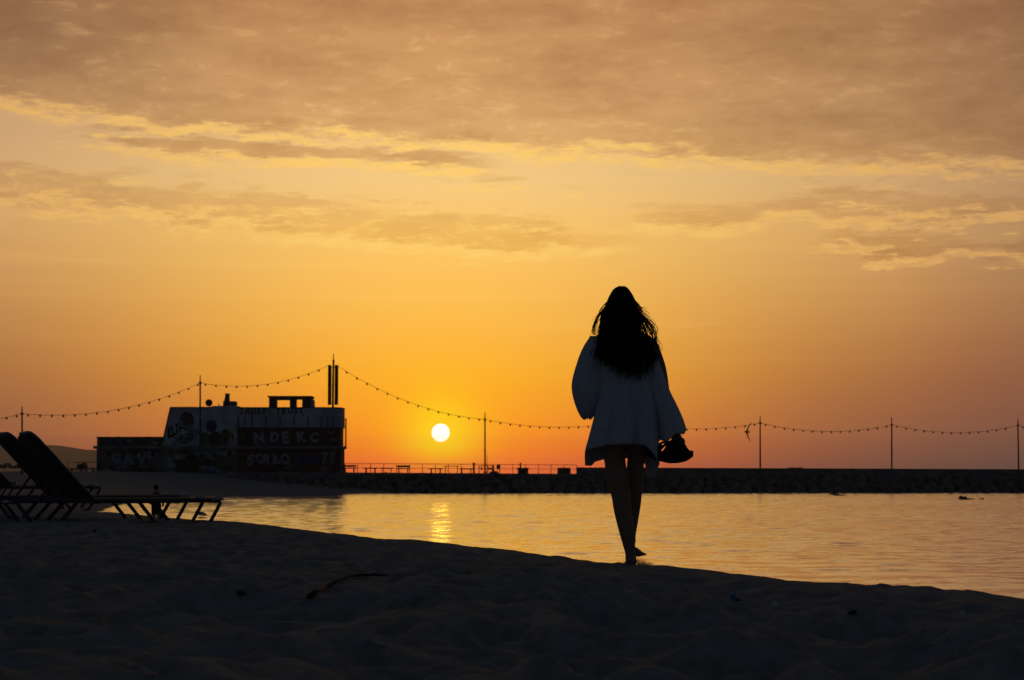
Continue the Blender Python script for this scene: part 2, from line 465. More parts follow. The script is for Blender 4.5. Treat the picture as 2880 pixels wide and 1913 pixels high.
# sea, one sheet out past the horizon
sx_ = axis(-30.0, 62.0, 0.27, -6800, 6800, 1.35)
sy_ = axis(24.0, 190.0, 0.135, -280, 7700, 1.22)
WX, WY = np.meshgrid(sx_, sy_)
fade = np.clip((WX + 34) / 6, 0, 1) * np.clip((70 - WX) / 8, 0, 1) * np.clip((WY - 12) / 12, 0, 1) * np.clip((200 - WY) / 10, 0, 1)
gustf = 1.0 + 0.5 * np.clip(fbm(WX / 26, WY / 12, 51, 3), -0.5, 0.5)
WZ = np.zeros(WX.shape)
for k in range(46):
    lam = math.exp(rng.uniform(math.log(0.45), math.log(1.7))); th = rng.normal(0, 0.75) + (math.pi if k % 3 == 0 else 0)
    kk = 2 * math.pi / lam; slope = 0.0185 * (lam / 0.9) ** -0.25
    WZ += slope / kk * np.sin(kk * (WX * math.sin(th) + WY * math.cos(th)) + rng.uniform(0, 6.28) + 2.5 * vnoise(WX / (5 * lam), WY / (3 * lam), 200 + k))
WZ *= fade * gustf * 0.72
def _grid(name, X_, Y_, Z_):
    m_ = bpy.data.meshes.new(name); ny2, nx2 = X_.shape
    m_.vertices.add(nx2 * ny2); m_.vertices.foreach_set('co', np.stack([X_, Y_, Z_], -1).astype(np.float32).ravel())
    id_ = np.arange(nx2 * ny2).reshape(ny2, nx2)
    qd = np.stack([id_[:-1, :-1], id_[:-1, 1:], id_[1:, 1:], id_[1:, :-1]], -1).reshape(-1, 4)
    m_.loops.add(qd.size); m_.loops.foreach_set('vertex_index', qd.ravel().astype(np.int32))
    m_.polygons.add(len(qd)); m_.polygons.foreach_set('loop_start', np.arange(0, qd.size, 4, dtype=np.int32))
    m_.polygons.foreach_set('loop_total', np.full(len(qd), 4, np.int32)); m_.polygons.foreach_set('use_smooth', np.ones(len(qd), bool))
    m_.update(calc_edges=True); return m_
tag(link_mesh('sea', _grid('sea', WX, WY, WZ), M['water']), 'calm golden sea water with fine ripples', 'sea', kind='structure')

# far hills
hx = np.linspace(-1500, -430, 110) * 1.57; hyv = np.linspace(6300, 7500, 24)
HX, HY = np.meshgrid(hx, hyv)
prof = 1.46 * np.interp(hx / 1.57, [-1500, -1250, -1130, -1060, -1020, -990, -950, -920, -880, -780, -640, -520, -430], [88, 90, 88, 80, 80, 77, 69, 67, 68, 62, 34, 12, -6])
cross = np.interp(hyv, [6300, 6700, 7000, 7500], [-0.05, 0.72, 1.0, 0.2])
HZ = cross[:, None] * prof[None, :] + 7 * fbm(HX / 230, HY / 230, 77, 4) * (cross[:, None] > 0)
mb = MB(); n_ = len(hx)
mb.add([(a, b_, c) for a, b_, c in zip(HX.ravel(), HY.ravel(), HZ.ravel())],
       [(j * n_ + i, j * n_ + i + 1, (j + 1) * n_ + i + 1, (j + 1) * n_ + i) for j in range(len(hyv) - 1) for i in range(n_ - 1)])
tag(mb.build('hills', M['hill'], smooth=True), 'hazy low hills across the water', 'hills', kind='structure')

# ------------------------------------------------------------------ breakwater
BW = empty('breakwater', (0, 184, 0), 'long boulder breakwater with a flat concrete deck and sea wall', 'breakwater')
def bwy(x): return 181.5 + (x + 26) * 0.085               # line of the deck's front edge
def slab(mb, x0, x1, f0, f1, z0, z1, z0b=None, z1b=None):
    """block following the pier between x0 and x1, from f0 to f1 behind its front edge"""
    a, b_ = bwy(x0) - 184, bwy(x1) - 184
    zb0 = z0 if z0b is None else z0b; zb1 = z1 if z1b is None else z1b
    mb.add([(x0, a + f0, z0), (x1, b_ + f0, zb0), (x1, b_ + f1, zb0), (x0, a + f1, z0), (x0, a + f0, z1), (x1, b_ + f0, zb1), (x1, b_ + f1, zb1), (x0, a + f1, z1)],
           [(0, 3, 2, 1), (4, 5, 6, 7), (0, 1, 5, 4), (1, 2, 6, 5), (2, 3, 7, 6), (3, 0, 4, 7)])
    return mb
slab(MB(), -26, 4.2, 0, 13, -1.5, 1.92, -1.5, 1.74).build('deck', M['concrete'], BW)
slab(MB(), 4.2, 85, 0.01, 12, -1.5, 1.74, -1.5, 1.6).build('deck', M['concrete'], BW)
core = MB()
core.add([(-27, bwy(-27) - 184 - 3.6, -0.8), (85, bwy(85) - 184 - 3.6, -0.8), (85, bwy(85) - 184 - 0.05, 1.35), (-27, bwy(-27) - 184 - 0.05, 1.35)], [(0, 1, 2, 3)])
core.build('rubble_core', M['rock'], BW)
slab(MB(), 6.0, 85, 1.2, 1.8, 1.5, 2.27, 1.45, 1.98).build('sea_wall', M['concrete'], BW)
slab(MB(), 6.0, 85, 1.05, 1.95, 2.273, 2.33, 1.983, 2.04).build('wall_coping', M['concrete'], BW)
for xa in (6.5, 7.2, 7.95):
    slab(MB(), xa - 0.08, xa + 0.08, 1.19, 1.197, 1.93, 2.07).build('scupper', M['silver'], BW)
slab(MB(), 25.9, 27.3, 1.1, 1.9, 2.262, 2.33).build('raised_coping', M['concrete'], BW)
rock_meshes = []
for k in range(9):
    bm = bmesh.new(); bmesh.ops.create_icosphere(bm, subdivisions=2 if k < 4 else 1, radius=0.5)
    sq = [random.uniform(0.75, 1.1) for _ in range(3)]
    pl = [(Vector((random.gauss(0, 1), random.gauss(0, 1), random.gauss(0, 1))).normalized(), random.uniform(0.30, 0.42)) for _ in range(7)]
    for v in bm.verts:
        for (d, c) in pl:
            q = v.co.dot(d)
            if q > c: v.co -= d * (q - c) * 0.95
        v.co = Vector((v.co.x * sq[0], v.co.y * sq[1], v.co.z * sq[2])) * random.uniform(0.95, 1.05)
    me = bpy.data.meshes.new('rock'); bm.to_mesh(me); bm.free(); me.materials.append(M['rock']); rock_meshes.append(me)
cnt = 0
for row, (fo, zz, size, stepx) in enumerate([(-3.3, 0.05, 1.7, 1.28), (-2.2, 0.5, 1.55, 1.22), (-1.2, 0.95, 1.45, 1.15), (-0.45, 1.32, 1.05, 1.1)]):
    xr = -25.5 + random.uniform(0, 1)
    while xr < 54 and cnt < 296:
        sz = size * random.uniform(0.7, 1.3)
        o = link_mesh('rock', random.choice(rock_meshes), None, BW)
        if row == 0 and xr < -14: zz_ = zz + 0.1
        else: zz_ = zz
        o.location = (xr, bwy(xr) - 184 + fo + random.uniform(-0.35, 0.35), zz_ + random.uniform(-0.14, 0.14))
        o.rotation_euler = [random.uniform(0, 6.28) for _ in range(3)]
        o.scale = (sz * random.uniform(0.9, 1.25), sz, sz * random.uniform(0.7, 0.95))
        xr += stepx * random.uniform(0.8, 1.15); cnt += 1

# ------------------------------------------------------------------ graffiti building
YB = 184.5
b0 = px(620, 1327, YB)
BLD = empty('derelict_building', (b0.x, YB, 1.90), 'derelict two-storey flat-roofed building covered in graffiti on the pier', 'building')
def W(x, y):
    p = px(x, y, YB); return p.x - b0.x, p.z - 1.90
def wbox(x0, x1, y0, y1, f0, f1, mb=None):
    (a, z1), (c, z0) = W(x0, y0), W(x1, y1)
    return (mb or MB()).box((a, f0, z0), (c, f1, z1))
def wpoly(pts, f0, f1): return MB().prism([W(*p) for p in pts], f0, f1)
wbox(272, 456, 1262, 1345, 0.0, 4.6).build('lower_wall', M['dark_wall'], BLD)
wbox(456, 668, 1262, 1345, 0.0, 4.6).build('lower_wall', M['teal_wall'], BLD)
wbox(668, 957, 1262, 1345, 0.0, 4.6).build('lower_wall', M['brown_wall'], BLD)
wbox(265, 963, 1254.5, 1262, -0.45, 4.7).build('ledge', M['concrete'], BLD)
wpoly([(272, 1254), (272, 1231), (345, 1231), (345, 1233), (372, 1233), (372, 1231), (454, 1231), (454, 1254)], 0.1, 4.6).build('parapet_wall', M['dark_wall'], BLD)
wbox(270, 456, 1228.5, 1231, 0.0, 4.65).build('coping', M['black'], BLD)
wpoly([(455, 1254), (480, 1147), (600, 1147), (600, 1254)], 0.05, 4.6).build('sloping_wall', M['white_wall'], BLD)
wpoly([(453, 1254), (478, 1144.5), (602, 1144.5), (602, 1147), (480, 1147), (456, 1254)], -0.03, 4.63).build('coping', M['black'], BLD)
wpoly([(556, 1254), (598, 1142), (668, 1142), (668, 1254)], -0.35, 4.4).build('buttress', M['white_wall'], BLD)
wbox(668.5, 954, 1202, 1254, 0.15, 4.6).build('upper_wall', M['brown_wall'], BLD)
ring = []
for (x, f) in [(668.2, -0.10), (925, -0.10), (944, 0.10), (955, 0.6), (959, 1.4), (958, 4.5), (668.2, 4.5)]:
    ring.append((W(x, 1200)[0], f))
zt, zb = W(700, 1148)[1], W(700, 1202)[1]
MB().loft([[(x, f, zb) for x, f in ring], [(x, f, zt) for x, f in ring]]).build('upper_band', M['white_wall'], BLD)
MB().loft([[(x + (0.05 if x > 0 else 0), f - 0.05, zt + 0.003) for x, f in ring], [(x + (0.05 if x > 0 else 0), f - 0.05, zt + 0.09) for x, f in ring]]).build('coping', M['black'], BLD)
for x in (672, 690, 709, 748, 788, 828, 867, 904, 922, 936, 949):
    fx = -0.17 if x < 928 else (-0.02 if x < 940 else 0.35)
    wbox(x - 1.2, x + 1.2, 1172, 1201, fx, fx + 0.3).build('fin', M['dark_wall'], BLD)
# rails beside the right end
mb = MB(); p0 = W(970, 1177); p1 = W(970, 1259)
mb.tube([(p0[0], 0.6, p1[1]), (p0[0], 0.6, p0[1])], 0.035, 6); mb.tube([(p0[0], 1.6, p1[1]), (p0[0], 1.6, p0[1])], 0.035, 6)
mb.tube([(p0[0], 0.6, p0[1]), (p0[0], 1.6, p0[1])], 0.03, 6); mb.tube([(W(958, 1177)[0], 0.9, p0[1]), (p0[0], 0.9, p0[1])], 0.03, 6)
mb.build('guard_rail', M['metal'], BLD)
# roof things
wbox(625, 658, 1128, 1142.2, 0.5, 2.2).build('chimney_base', M['dark_wall'], BLD)
wpoly([(627, 1128), (631, 1108), (640, 1108), (641, 1128)], 0.7, 1.3).build('chimney', M['dark_wall'], BLD)
wbox(629, 642, 1106, 1108, 0.65, 1.35).build('chimney_cap', M['black'], BLD)
mb = MB(); c = W(587, 1133); 
mb.loft([[(c[0] + r * math.cos(a), 0.2 - dpt, c[1] + r * math.sin(a)) for a in np.linspace(0, 2 * math.pi, 16, endpoint=False)] for r, dpt in ((0.06, -0.10), (0.2, -0.05), (0.32, 0.05), (0.34, 0.06), (0.3, 0.07), (0.1, -0.04))])
mb.tube([(c[0] + .05, 0.35, W(587, 1147)[1]), (c[0], 0.28, c[1])], 0.05, 6); mb.tube([(c[0], 0.2, c[1]), (c[0] - 0.25, -0.2, c[1] + 0.08)], 0.02, 5)
mb.build('satellite_dish', M['metal'], BLD, True)
MB().tube([(W(613, 1144)[0], 0.6, W(613, 1144)[1]), (W(613, 1134)[0], 0.6, W(613, 1134)[1])], [0.05, 0.03], 6).build('vent_pipe', M['metal'], BLD)
cab0 = 1.2
wbox(749, 874, 1112.5, 1117, cab0 - 0.3, cab0 + 2.4).build('cabin_roof', M['dark_wall'], BLD)
for (a, c_) in ((752, 769), (811, 825), (846, 872)):
    wbox(a, c_, 1117, 1147, cab0, cab0 + 0.25).build('cabin_wall', M['dark_wall'], BLD)
    wbox(a - 1, c_ - 2, 1117, 1147, cab0 + 2.3, cab0 + 2.5).build('cabin_wall', M['dark_wall'], BLD)
wbox(769.5, 810.5, 1117, 1124.5, cab0 + 0.02, cab0 + 0.22).build('cabin_lintel', M['dark_wall'], BLD)
wbox(825.5, 845.5, 1117, 1123, cab0 + 0.02, cab0 + 0.22).build('cabin_lintel', M['dark_wall'], BLD)
wpoly([(872, 1119), (877, 1124), (878, 1147), (872, 1147)], cab0 - 0.05, cab0 + 1.6).build('cabin_side', M['white_wall'], BLD)
# doors, shutter, mural shapes
wbox(376, 402, 1306, 1334, -0.06, 0.3).build('door', M['black'], BLD)
wbox(826, 897, 1278, 1303, -0.05, 0.2).build('shutter', M['blue'], BLD)
wbox(716, 752, 1240, 1253, 0.1, 0.4).build('vent_panel', M['dark_wall'], BLD)
def blob(pts, mat, f, name='mural_shape'):
    q = spline(pts + [pts[0]], 28)[:-1]
    MB().prism([W(*p) for p in q], f, f + 0.02).build(name, mat, BLD)
cc = W(596, 1199)
MB().prism([(cc[0] + 0.52 * math.cos(a), cc[1] + 0.56 * math.sin(a)) for a in np.linspace(0, 2 * math.pi, 28, endpoint=False)], -0.375, -0.36).build('blue_disc', M['navy'], BLD)
blob([(566, 1252), (563, 1230), (575, 1216), (590, 1222), (600, 1236), (592, 1252)], M['green'], -0.372)
blob([(592, 1252), (592, 1226), (606, 1214), (622, 1226), (620, 1252)], M['red'], -0.384)
blob([(622, 1252), (616, 1232), (630, 1208), (648, 1212), (660, 1228), (652, 1250)], M['green'], -0.372)
blob([(640, 1250), (646, 1234), (656, 1230), (660, 1250)], M['silver'], -0.388)
blob([(500, 1334), (476, 1300), (500, 1272), (540, 1276), (560, 1300), (548, 1333)], M['black'], -0.02)
blob([(560, 1326), (580, 1296), (610, 1288), (640, 1300), (650, 1324)], M['dark_wall'], -0.02)
blob([(545, 1283), (580, 1280), (630, 1284), (650, 1278), (660, 1270), (560, 1270)], M['cyan'], -0.015)
blob([(520, 1218), (545, 1206), (562, 1214), (540, 1240), (500, 1252), (480, 1252)], M['cyan'], 0.03)
blob([(500, 1190), (515, 1160), (540, 1165), (545, 1200), (530, 1215)], M['dark_wall'], 0.035)
def letters(txt, x, y, hpx, mat, f, bold=0.03, sx=1.0, shear=0.0, rot=0.0, name='painted_letter', dy=None):
    cx = x
    for i, ch in enumerate(txt):
        if ch == ' ': cx += hpx * 0.55; continue
        cu = bpy.data.curves.new('t', 'FONT'); cu.body = ch; cu.size = 1.0; cu.offset = bold; cu.extrude = 0.006; cu.shear = shear + random.uniform(-0.12, 0.12)
        o = bpy.data.objects.new('t', cu); COL.objects.link(o)
        dg = bpy.context.evaluated_depsgraph_get(); dg.update()
        me = bpy.data.meshes.new_from_object(o.evaluated_get(dg)); bpy.data.objects.remove(o)
        co = np.array([v.co[:] for v in me.vertices]); w_ = co[:, 0].max() - co[:, 0].min(); h_ = co[:, 1].max() - co[:, 1].min()
        k = hpx * 0.0329 / h_
        yo = (dy[i] if dy else 0) + random.uniform(-0.05, 0.05) * hpx
        px_, pz_ = W(cx, y + yo)
        an = rot + random.uniform(-0.1, 0.1)
        for v in me.vertices:
            u = (v.co.x - co[:, 0].min()) * k * sx; w2_ = (v.co.y - co[:, 1].min()) * k
            v.co = (px_ + u * math.cos(an) - w2_ * math.sin(an), f + v.co.z, pz_ + u * math.sin(an) + w2_ * math.cos(an))
        link_mesh(name, me, mat, BLD)
        cx += (w_ * k * sx / 0.0329) + hpx * 0.16
letters('TRUST', 674, 1164, 17, M['black'], -0.112, 0.03, 0.95)
letters('TRUST', 776, 1164, 17, M['black'], -0.112, 0.03, 0.95)
for x in (676, 688, 706, 738, 783, 797, 829, 853):
    wbox(x, x + 1.6, 1160, random.uniform(1168, 1174), -0.122, -0.1).build('paint_drip', M['black'], BLD)
letters('N', 712, 1247, 32, M['silver'], 0.095, 0.05, 1.0)
letters('D', 758, 1244, 29, M['silver'], 0.095, 0.05, 0.9)
letters('E', 793, 1248, 34, M['silver'], 0.095, 0.05, 0.9)
letters('K', 834, 1245, 30, M['silver'], 0.095, 0.06, 0.95)
letters('C', 872, 1243, 28, M['silver'], 0.095, 0.06, 0.95)
letters('S', 694, 1310, 32, M['silver'], -0.060, 0.05, 1.0, 0.3, 0.15)
letters('O', 718, 1304, 28, M['silver'], -0.060, 0.04, 0.8, -0.2)
letters('R', 738, 1305, 28, M['silver'], -0.060, 0.05, 0.9, 0.2)
letters('i', 766, 1306, 30, M['silver'], -0.060, 0.05, 1.0)
letters('L', 774, 1304, 24, M['silver'], -0.060, 0.05, 0.9)
letters('O', 790, 1307, 31, M['silver'], -0.060, 0.05, 0.8, -0.2)
letters('78', 902, 1306, 34, M['pink'], -0.060, 0.04, 0.85)
letters('2', 938, 1304, 26, M['rust'], -0.060, 0.05, 0.8)
letters('JTAK', 284, 1252, 18, M['navy'], 0.08, 0.03, 0.95)
letters('GAV', 312, 1304, 30, M['cyan'], -0.060, 0.08, 1.0)
letters('L', 472, 1232, 30, M['black'], 0.03, 0.05, 0.9, 0.3, 0.3)
letters('U', 487, 1226, 28, M['black'], 0.03, 0.04, 0.8, 0.3, 0.35)
letters('T', 502, 1219, 28, M['black'], 0.03, 0.04, 0.8, 0.3, 0.35)
letters('A', 516, 1214, 26, M['black'], 0.03, 0.04, 0.8, 0.3, 0.35)
letters('A', 496, 1206, 24, M['cyan'], 0.028, 0.07, 0.9, 0.2, 0.3)


tg = random.Random(23)
def tagline(x0, x1, y0, y1, f, n, mats, hmin=7, hmax=15):
    """loose spray-can loops, no lettering"""
    for k in range(n):
        cx, cy, h_ = tg.uniform(x0 + 14, x1 - 22), tg.uniform(y0 + hmax, y1 - 3), tg.uniform(hmin, hmax)
        wv = [(cx + j * h_ * 0.22 + h_ * 0.3 * math.sin(j * 2.1 + k), cy - h_ * 0.5 + h_ * 0.5 * math.sin(j * 1.5 + 2 * k) * tg.uniform(0.5, 1.0)) for j in range(9)]
        P = [(*W(a, c_), ) for a, c_ in spline(wv, 40)]
        MB().tube([(a, f - 0.004 * k, c_) for a, c_ in P], 0.045, 5, flat=1.0).build('spray_scribble', M[tg.choice(mats)], BLD)
def patches(x0, x1, y0, y1, f, n, mats, smin=6, smax=18):
    for k in range(n):
        cx, cy, r_ = tg.uniform(x0 + smax, x1 - smax), tg.uniform(y0 + 6, y1 - 4), tg.uniform(smin, smax)
        pts_ = []
        for j in range(9):
            a = 2 * math.pi * j / 9; q = r_ * tg.uniform(0.55, 1.15)
            pts_.append((min(max(cx + q * math.cos(a), x0 + 1), x1 - 1), min(max(cy + 0.55 * q * math.sin(a), y0 + 1), y1 - 1)))
        blob(pts_, M[tg.choice(mats)], f - 0.0012 * k, 'paint_patch')
patches(274, 454, 1266, 1330, -0.021, 16, ['black', 'pink', 'navy', 'cyan', 'dark_wall', 'teal_wall'])
patches(276, 452, 1234, 1253, 0.075, 9, ['silver', 'navy', 'black', 'pink'], 5, 12)
patches(460, 664, 1266, 1332, -0.021, 22, ['black', 'cyan', 'green', 'dark_wall', 'navy', 'silver'])
patches(672, 952, 1268, 1332, -0.021, 12, ['black', 'rust', 'dark_wall', 'red', 'green'])
patches(672, 950, 1206, 1252, 0.125, 9, ['black', 'rust', 'dark_wall', 'red'])
patches(492, 556, 1170, 1250, 0.02, 9, ['dark_wall', 'cyan', 'black', 'teal_wall'], 6, 14)
patches(600, 664, 1212, 1252, -0.375, 7, ['green', 'black', 'dark_wall', 'silver'], 5, 11)
tagline(282, 450, 1262, 1330, -0.045, 6, ['silver', 'black', 'cyan'])
tagline(470, 660, 1266, 1330, -0.05, 8, ['silver', 'black', 'cyan', 'pink'])
tagline(676, 940, 1300, 1332, -0.045, 5, ['silver', 'black', 'pink'])
tagline(480, 552, 1150, 1245, -0.005, 4, ['black', 'navy', 'silver'], 8, 14)
tagline(900, 950, 1206, 1250, 0.10, 2, ['silver', 'pink'], 10, 16)
wbox(690, 706, 1218, 1246, 0.09, 0.13).build('window', M['black'], BLD)
for xw in (300, 424, 520, 640): wbox(xw, xw + 12, 1270, 1284, -0.035, -0.005).build('window', M['black'], BLD)

# mast with tall panels on the roof
mz = px(937, 1147, YB + 1.6)
MAST = empty('panel_mast', mz, 'rooftop mast with two tall dark panels at the pier building', 'mast')
def Q(x, y, Yq, o):
    p = px(x, y, Yq); return p - Vector(o)
pm = lambda x, y: Q(x, y, YB + 1.6, mz)
MB().tube([pm(936, 1148), pm(937, 1060), pm(938, 1012)], [0.10, 0.10, 0.08], 8).build('pole', M['metal'], MAST)
MB().tube([pm(938, 1012), pm(938, 994)], [0.05, 0.03], 6).build('tip', M['silver'], MAST)
MB().ball(pm(938, 1016), (0.11, 0.11, 0.14)).build('lamp', M['metal'], MAST)
for (a, c_) in ((923, 931.5), (942, 950.5)):
    p, q = pm(a, 1027), pm(c_, 1139)
    MB().box((p.x, -0.18, q.z), (q.x, 0.18, p.z)).build('panel', M['black'], MAST)
for y in (1034, 1084, 1132):
    p, q = pm(930, y), pm(943, y + 1.5)
    MB().box((p.x, -0.05, q.z), (q.x, 0.05, p.z)).build('bracket', M['metal'], MAST)

# ------------------------------------------------------------------ light poles and strings of bulbs
poles = {}
def light_pole(x, ytip, ycap, ybase, Yp, label, lean=0.0, radius=0.085):
    base = px(x, ybase, Yp)
    o = empty('light_pole', base, label, 'pole', 'light poles carrying the bulb strings')
    cap = px(x + lean, ycap, Yp) - base; tip = px(x + lean * 1.1, ytip, Yp) - base
    mid_ = cap * 0.6
    MB().tube([(0, 0, -0.3), mid_, cap], [radius, radius * 0.85, radius * 0.75], 8).build('shaft', M['metal'], o)
    MB().tube([cap + Vector((0, 0, -0.08)), cap + Vector((0, 0, 0.08))], radius * 1.5, 8).build('collar', M['metal'], o)
    MB().tube([cap, tip], [0.055, 0.04], 6).build('tip', M['rust'], o)
    MB().box((-radius * 2, -radius * 2, -0.05), (radius * 2, radius * 2, 0.04)).build('base_plate', M['concrete'], o)
    return base + cap
A1 = light_pole(62, 1143, 1164, 1326, 158, 'slim light pole rising behind the raised lounger backrests')
A2 = light_pole(563, 1055, 1077, 1334, 181.6, 'tallest slim light pole standing in front of the graffiti building', 0.0, 0.095)
A4 = light_pole(1364, 1160, 1180, 1329, 187.5, 'light pole on the pier next to the setting sun')
A5 = light_pole(1751, 1165, 1186, 1330, 190, 'light pole on the breakwater right behind the walking woman')
A6 = light_pole(2138, 1170, 1190, 1322, 191, 'light pole on the sea wall beside the flying bird')
A7 = light_pole(2508, 1174, 1195, 1323, 193.5, 'light pole on the open sea wall, next along from the one by the bird')
A8 = light_pole(2865, 1178, 1197, 1326, 195.5, 'light pole farthest along the sea wall from the graffiti building', -2)
tb = MB()
tb.tube([(0, 0, 0.03), (0, 0, -0.04)], [0.05, 0.075], 8); tb.ball((0, 0, -0.10), (0.085, 0.085, 0.095), 10, 7)
bulb_me = tb.mesh('bulb', True); bulb_me.materials.append(M['bulb'])
def light_string(a, b_, sag, n, label, first=0.04, last=0.96):
    a, b_ = Vector(a), Vector(b_)
    o = empty('string_of_lights', (a + b_) / 2, label, 'string lights', 'strings of bulbs between the poles')
    def at(u):
        p = a.lerp(b_, u); p.z -= sag * 4 * u * (1 - u); return p - (a + b_) / 2
    MB().tube([at(k / 40) for k in range(41)], 0.018, 5).build('wire', M['wire'], o)
    for k in range(n):
        u = first + (last - first) * k / (n - 1)
        c_ = link_mesh('bulb', bulb_me, None, o); c_.location = at(u); c_.rotation_euler.z = random.uniform(0, 3)
AM = px(937, 1043, YB + 1.6)
AMl = px(915, 1043, YB + 1.0)
A0 = px(-330, 1182, 150)
light_string(A0, A1, 0.55, 13, 'string of bulbs leading off past the raised lounger backrests')
light_string(A1, A2, 1.05, 17, 'string of bulbs climbing to the tall pole at the graffiti building', 0.03, 0.985)
light_string(A2, px(925, 1028, YB + 1.5), 0.95, 12, 'string of bulbs between the tall pole and the rooftop panel mast', 0.04, 0.92)
light_string(px(950, 1030, YB + 1.6), A4, 0.95, 14, 'string of bulbs dropping from the rooftop mast above the sun', 0.06, 0.96)
light_string(A4, A5, 0.62, 14, 'string of bulbs between the sun and the walking woman')
light_string(A5, A6, 0.62, 14, 'string of bulbs running from the woman to the flying bird')
light_string(A6, A7, 0.72, 14, 'string of bulbs between the first two poles past the flying bird')
light_string(A7, A8, 0.72, 13, 'string of bulbs reaching the pole at the far end of the sea wall', 0.04, 0.9)
light_string(A8, A8 + Vector((13, 3, 0)), 0.7, 13, 'string of bulbs continuing past the far end pole')

# ------------------------------------------------------------------ pier railing and small things on the pier
def deck_z(x): return 1.92 + (x + 26) / 30.2 * (-0.18)
r0 = px(975, 1327, 190)
RAIL = empty('pier_railing', (r0.x, bwy(r0.x) + 6, deck_z(r0.x)), 'thin metal railing along the pier below the sun', 'railing')
def rl(xw, hh): return Vector((xw - r0.x, bwy(xw) - bwy(r0.x), deck_z(xw) - deck_z(r0.x) + hh))
xs = np.arange(-15.8, 6.4, 1.22)
for hh, rr in ((0.86, 0.028), (0.45, 0.022)):
    MB().tube([rl(x, hh) for x in xs], rr, 6).build('rail', M['rust'], RAIL)
pm_ = MB().tube([(0, 0, -0.05), (0, 0, 0.86)], 0.03, 6).mesh('post'); pm_.materials.append(M['rust'])
for x in xs:
    o = link_mesh('post', pm_, None, RAIL); o.location = rl(x, 0)
def pier_loc(xp, f):
    Yp = 190.0
    for _ in range(4):
        xw = (xp - 1440) / F * Yp; Yp = bwy(xw) + f
    xw = (xp - 1440) / F * Yp
    return Vector((xw, Yp, deck_z(xw) if xw < 4.2 else 1.74))
for i, xp in enumerate((984, 1043, 1088, 1135, 1226, 1312)):
    o = empty('bench', pier_loc(xp, 3.4), ('dark bench with a backrest on the pier at the building corner' if i == 0 else 'dark bench with a backrest halfway along the pier railing' if i == 3 else 'low dark backless bench on the pier in front of the railing'), 'bench', 'benches along the pier railing', random.uniform(-0.3, 0.3))
    MB().box((-0.65, -0.2, 0.36), (0.65, 0.2, 0.46)).build('seat', M['black'], o)
    for sx in (-0.42, 0.42): MB().box((sx - 0.035, -0.16, 0.0), (sx + 0.035, 0.16, 0.358)).build('leg', M['metal'], o)
    if i in (0, 3): MB().box((-0.6, 0.2, 0.52), (0.6, 0.25, 0.70)).build('backrest', M['black'], o)
o = empty('picnic_table', pier_loc(1270, 3.4), 'low picnic table on the pier near the thin bollard post', 'table')
MB().box((-0.7, -0.35, 0.62), (0.7, 0.35, 0.68)).build('table_top', M['metal'], o)
for sx in (-0.55, 0.55): MB().box((sx - 0.03, -0.25, 0), (sx + 0.03, 0.25, 0.618)).build('leg', M['metal'], o)
o = empty('bollard_post', pier_loc(1333, 2.8), 'single thick rusty post on the pier left of the sun pole', 'post')
MB().tube([(0, 0, 0), (0, 0, 0.85)], 0.09, 8).build('shaft', M['rust'], o); MB().ball((0, 0, 0.9), 0.11).build('knob', M['rust'], o)
o = empty('equipment_frame', pier_loc(1376, 2.6), 'squat equipment cabinet with open panels at the foot of the sun pole', 'cabinet')
mb = MB()
for sx in (-0.98, -0.15, 0.25): mb.box((sx, -0.3, 0), (sx + 0.07, 0.3, 0.68))
mb.box((-0.99, -0.31, 0.683), (0.4, 0.31, 0.74)); mb.box((-0.14, -0.1, 0.33), (0.24, 0.1, 0.39))
mb.build('frame', M['metal'], o)
MB().box((-0.8, 0.0, 0.30), (-0.62, 0.1, 0.56)).build('meter', M['rust'], o)
MB().box((-0.07, -0.05, 0.4), (0.21, 0.12, 0.55)).build('meter', M['black'], o)
MB().prism([(0.33, 0), (0.46, 0), (0.46, 0.72), (0.38, 0.86), (0.33, 0.8)], -0.25, 0.25).build('side_panel', M['black'], o)
MB().tube([(-0.2, 0.2, 0.7), (-0.2, 0.2, 1.75)], [0.03, 0.015], 6).build('aerial', M['rust'], o)
o = empty('pier_sign', pier_loc(1402, 3.0), 'small oval notice sign on two legs on the pier', 'sign')
MB().loft([[(0.19 * math.cos(a), yy, 0.62 + 0.24 * math.sin(a)) for a in np.linspace(0, 2 * math.pi, 20, endpoint=False)] for yy in (-0.02, 0.02)]).build('board', M['rust'], o)
for sx in (-0.09, 0.09): MB().tube([(sx, 0, 0), (sx, 0, 0.45)], 0.025, 6).build('leg', M['rust'], o)
o = empty('concrete_kiosk', pier_loc(1471, 1.6), 'low concrete hut with a stovepipe at the pier edge', 'hut')
MB().prism([(-0.47, 0), (0.47, 0), (0.5, 0.44), (-0.5, 0.44)], -0.6, 0.6).build('wall', M['dark_wall'], o)
MB().box((-0.56, -0.65, 0.443), (0.56, 0.65, 0.53)).build('roof', M['black'], o)
MB().tube([(-0.24, 0, 0.5), (-0.24, 0, 1.0)], 0.075, 8).build('stovepipe', M['metal'], o)
MB().box((-0.2, -0.62, 0.1), (0.24, -0.603, 0.36)).build('panel', M['black'], o)
o = empty('concrete_block', pier_loc(1586, 1.6), 'square concrete block with a small drain hole on the pier edge', 'block')
MB().prism([(-0.6, 0), (0.6, 0), (0.58, 0.5), (-0.6, 0.5)], -0.6, 0.6).build('body', M['dark_wall'], o)
MB().box((-0.62, -0.63, 0.503), (0.62, 0.62, 0.56)).build('cap', M['black'], o)
MB().box((-0.05, -0.606, 0.16), (0.05, -0.6015, 0.28)).build('drain_hole', M['silver'], o)

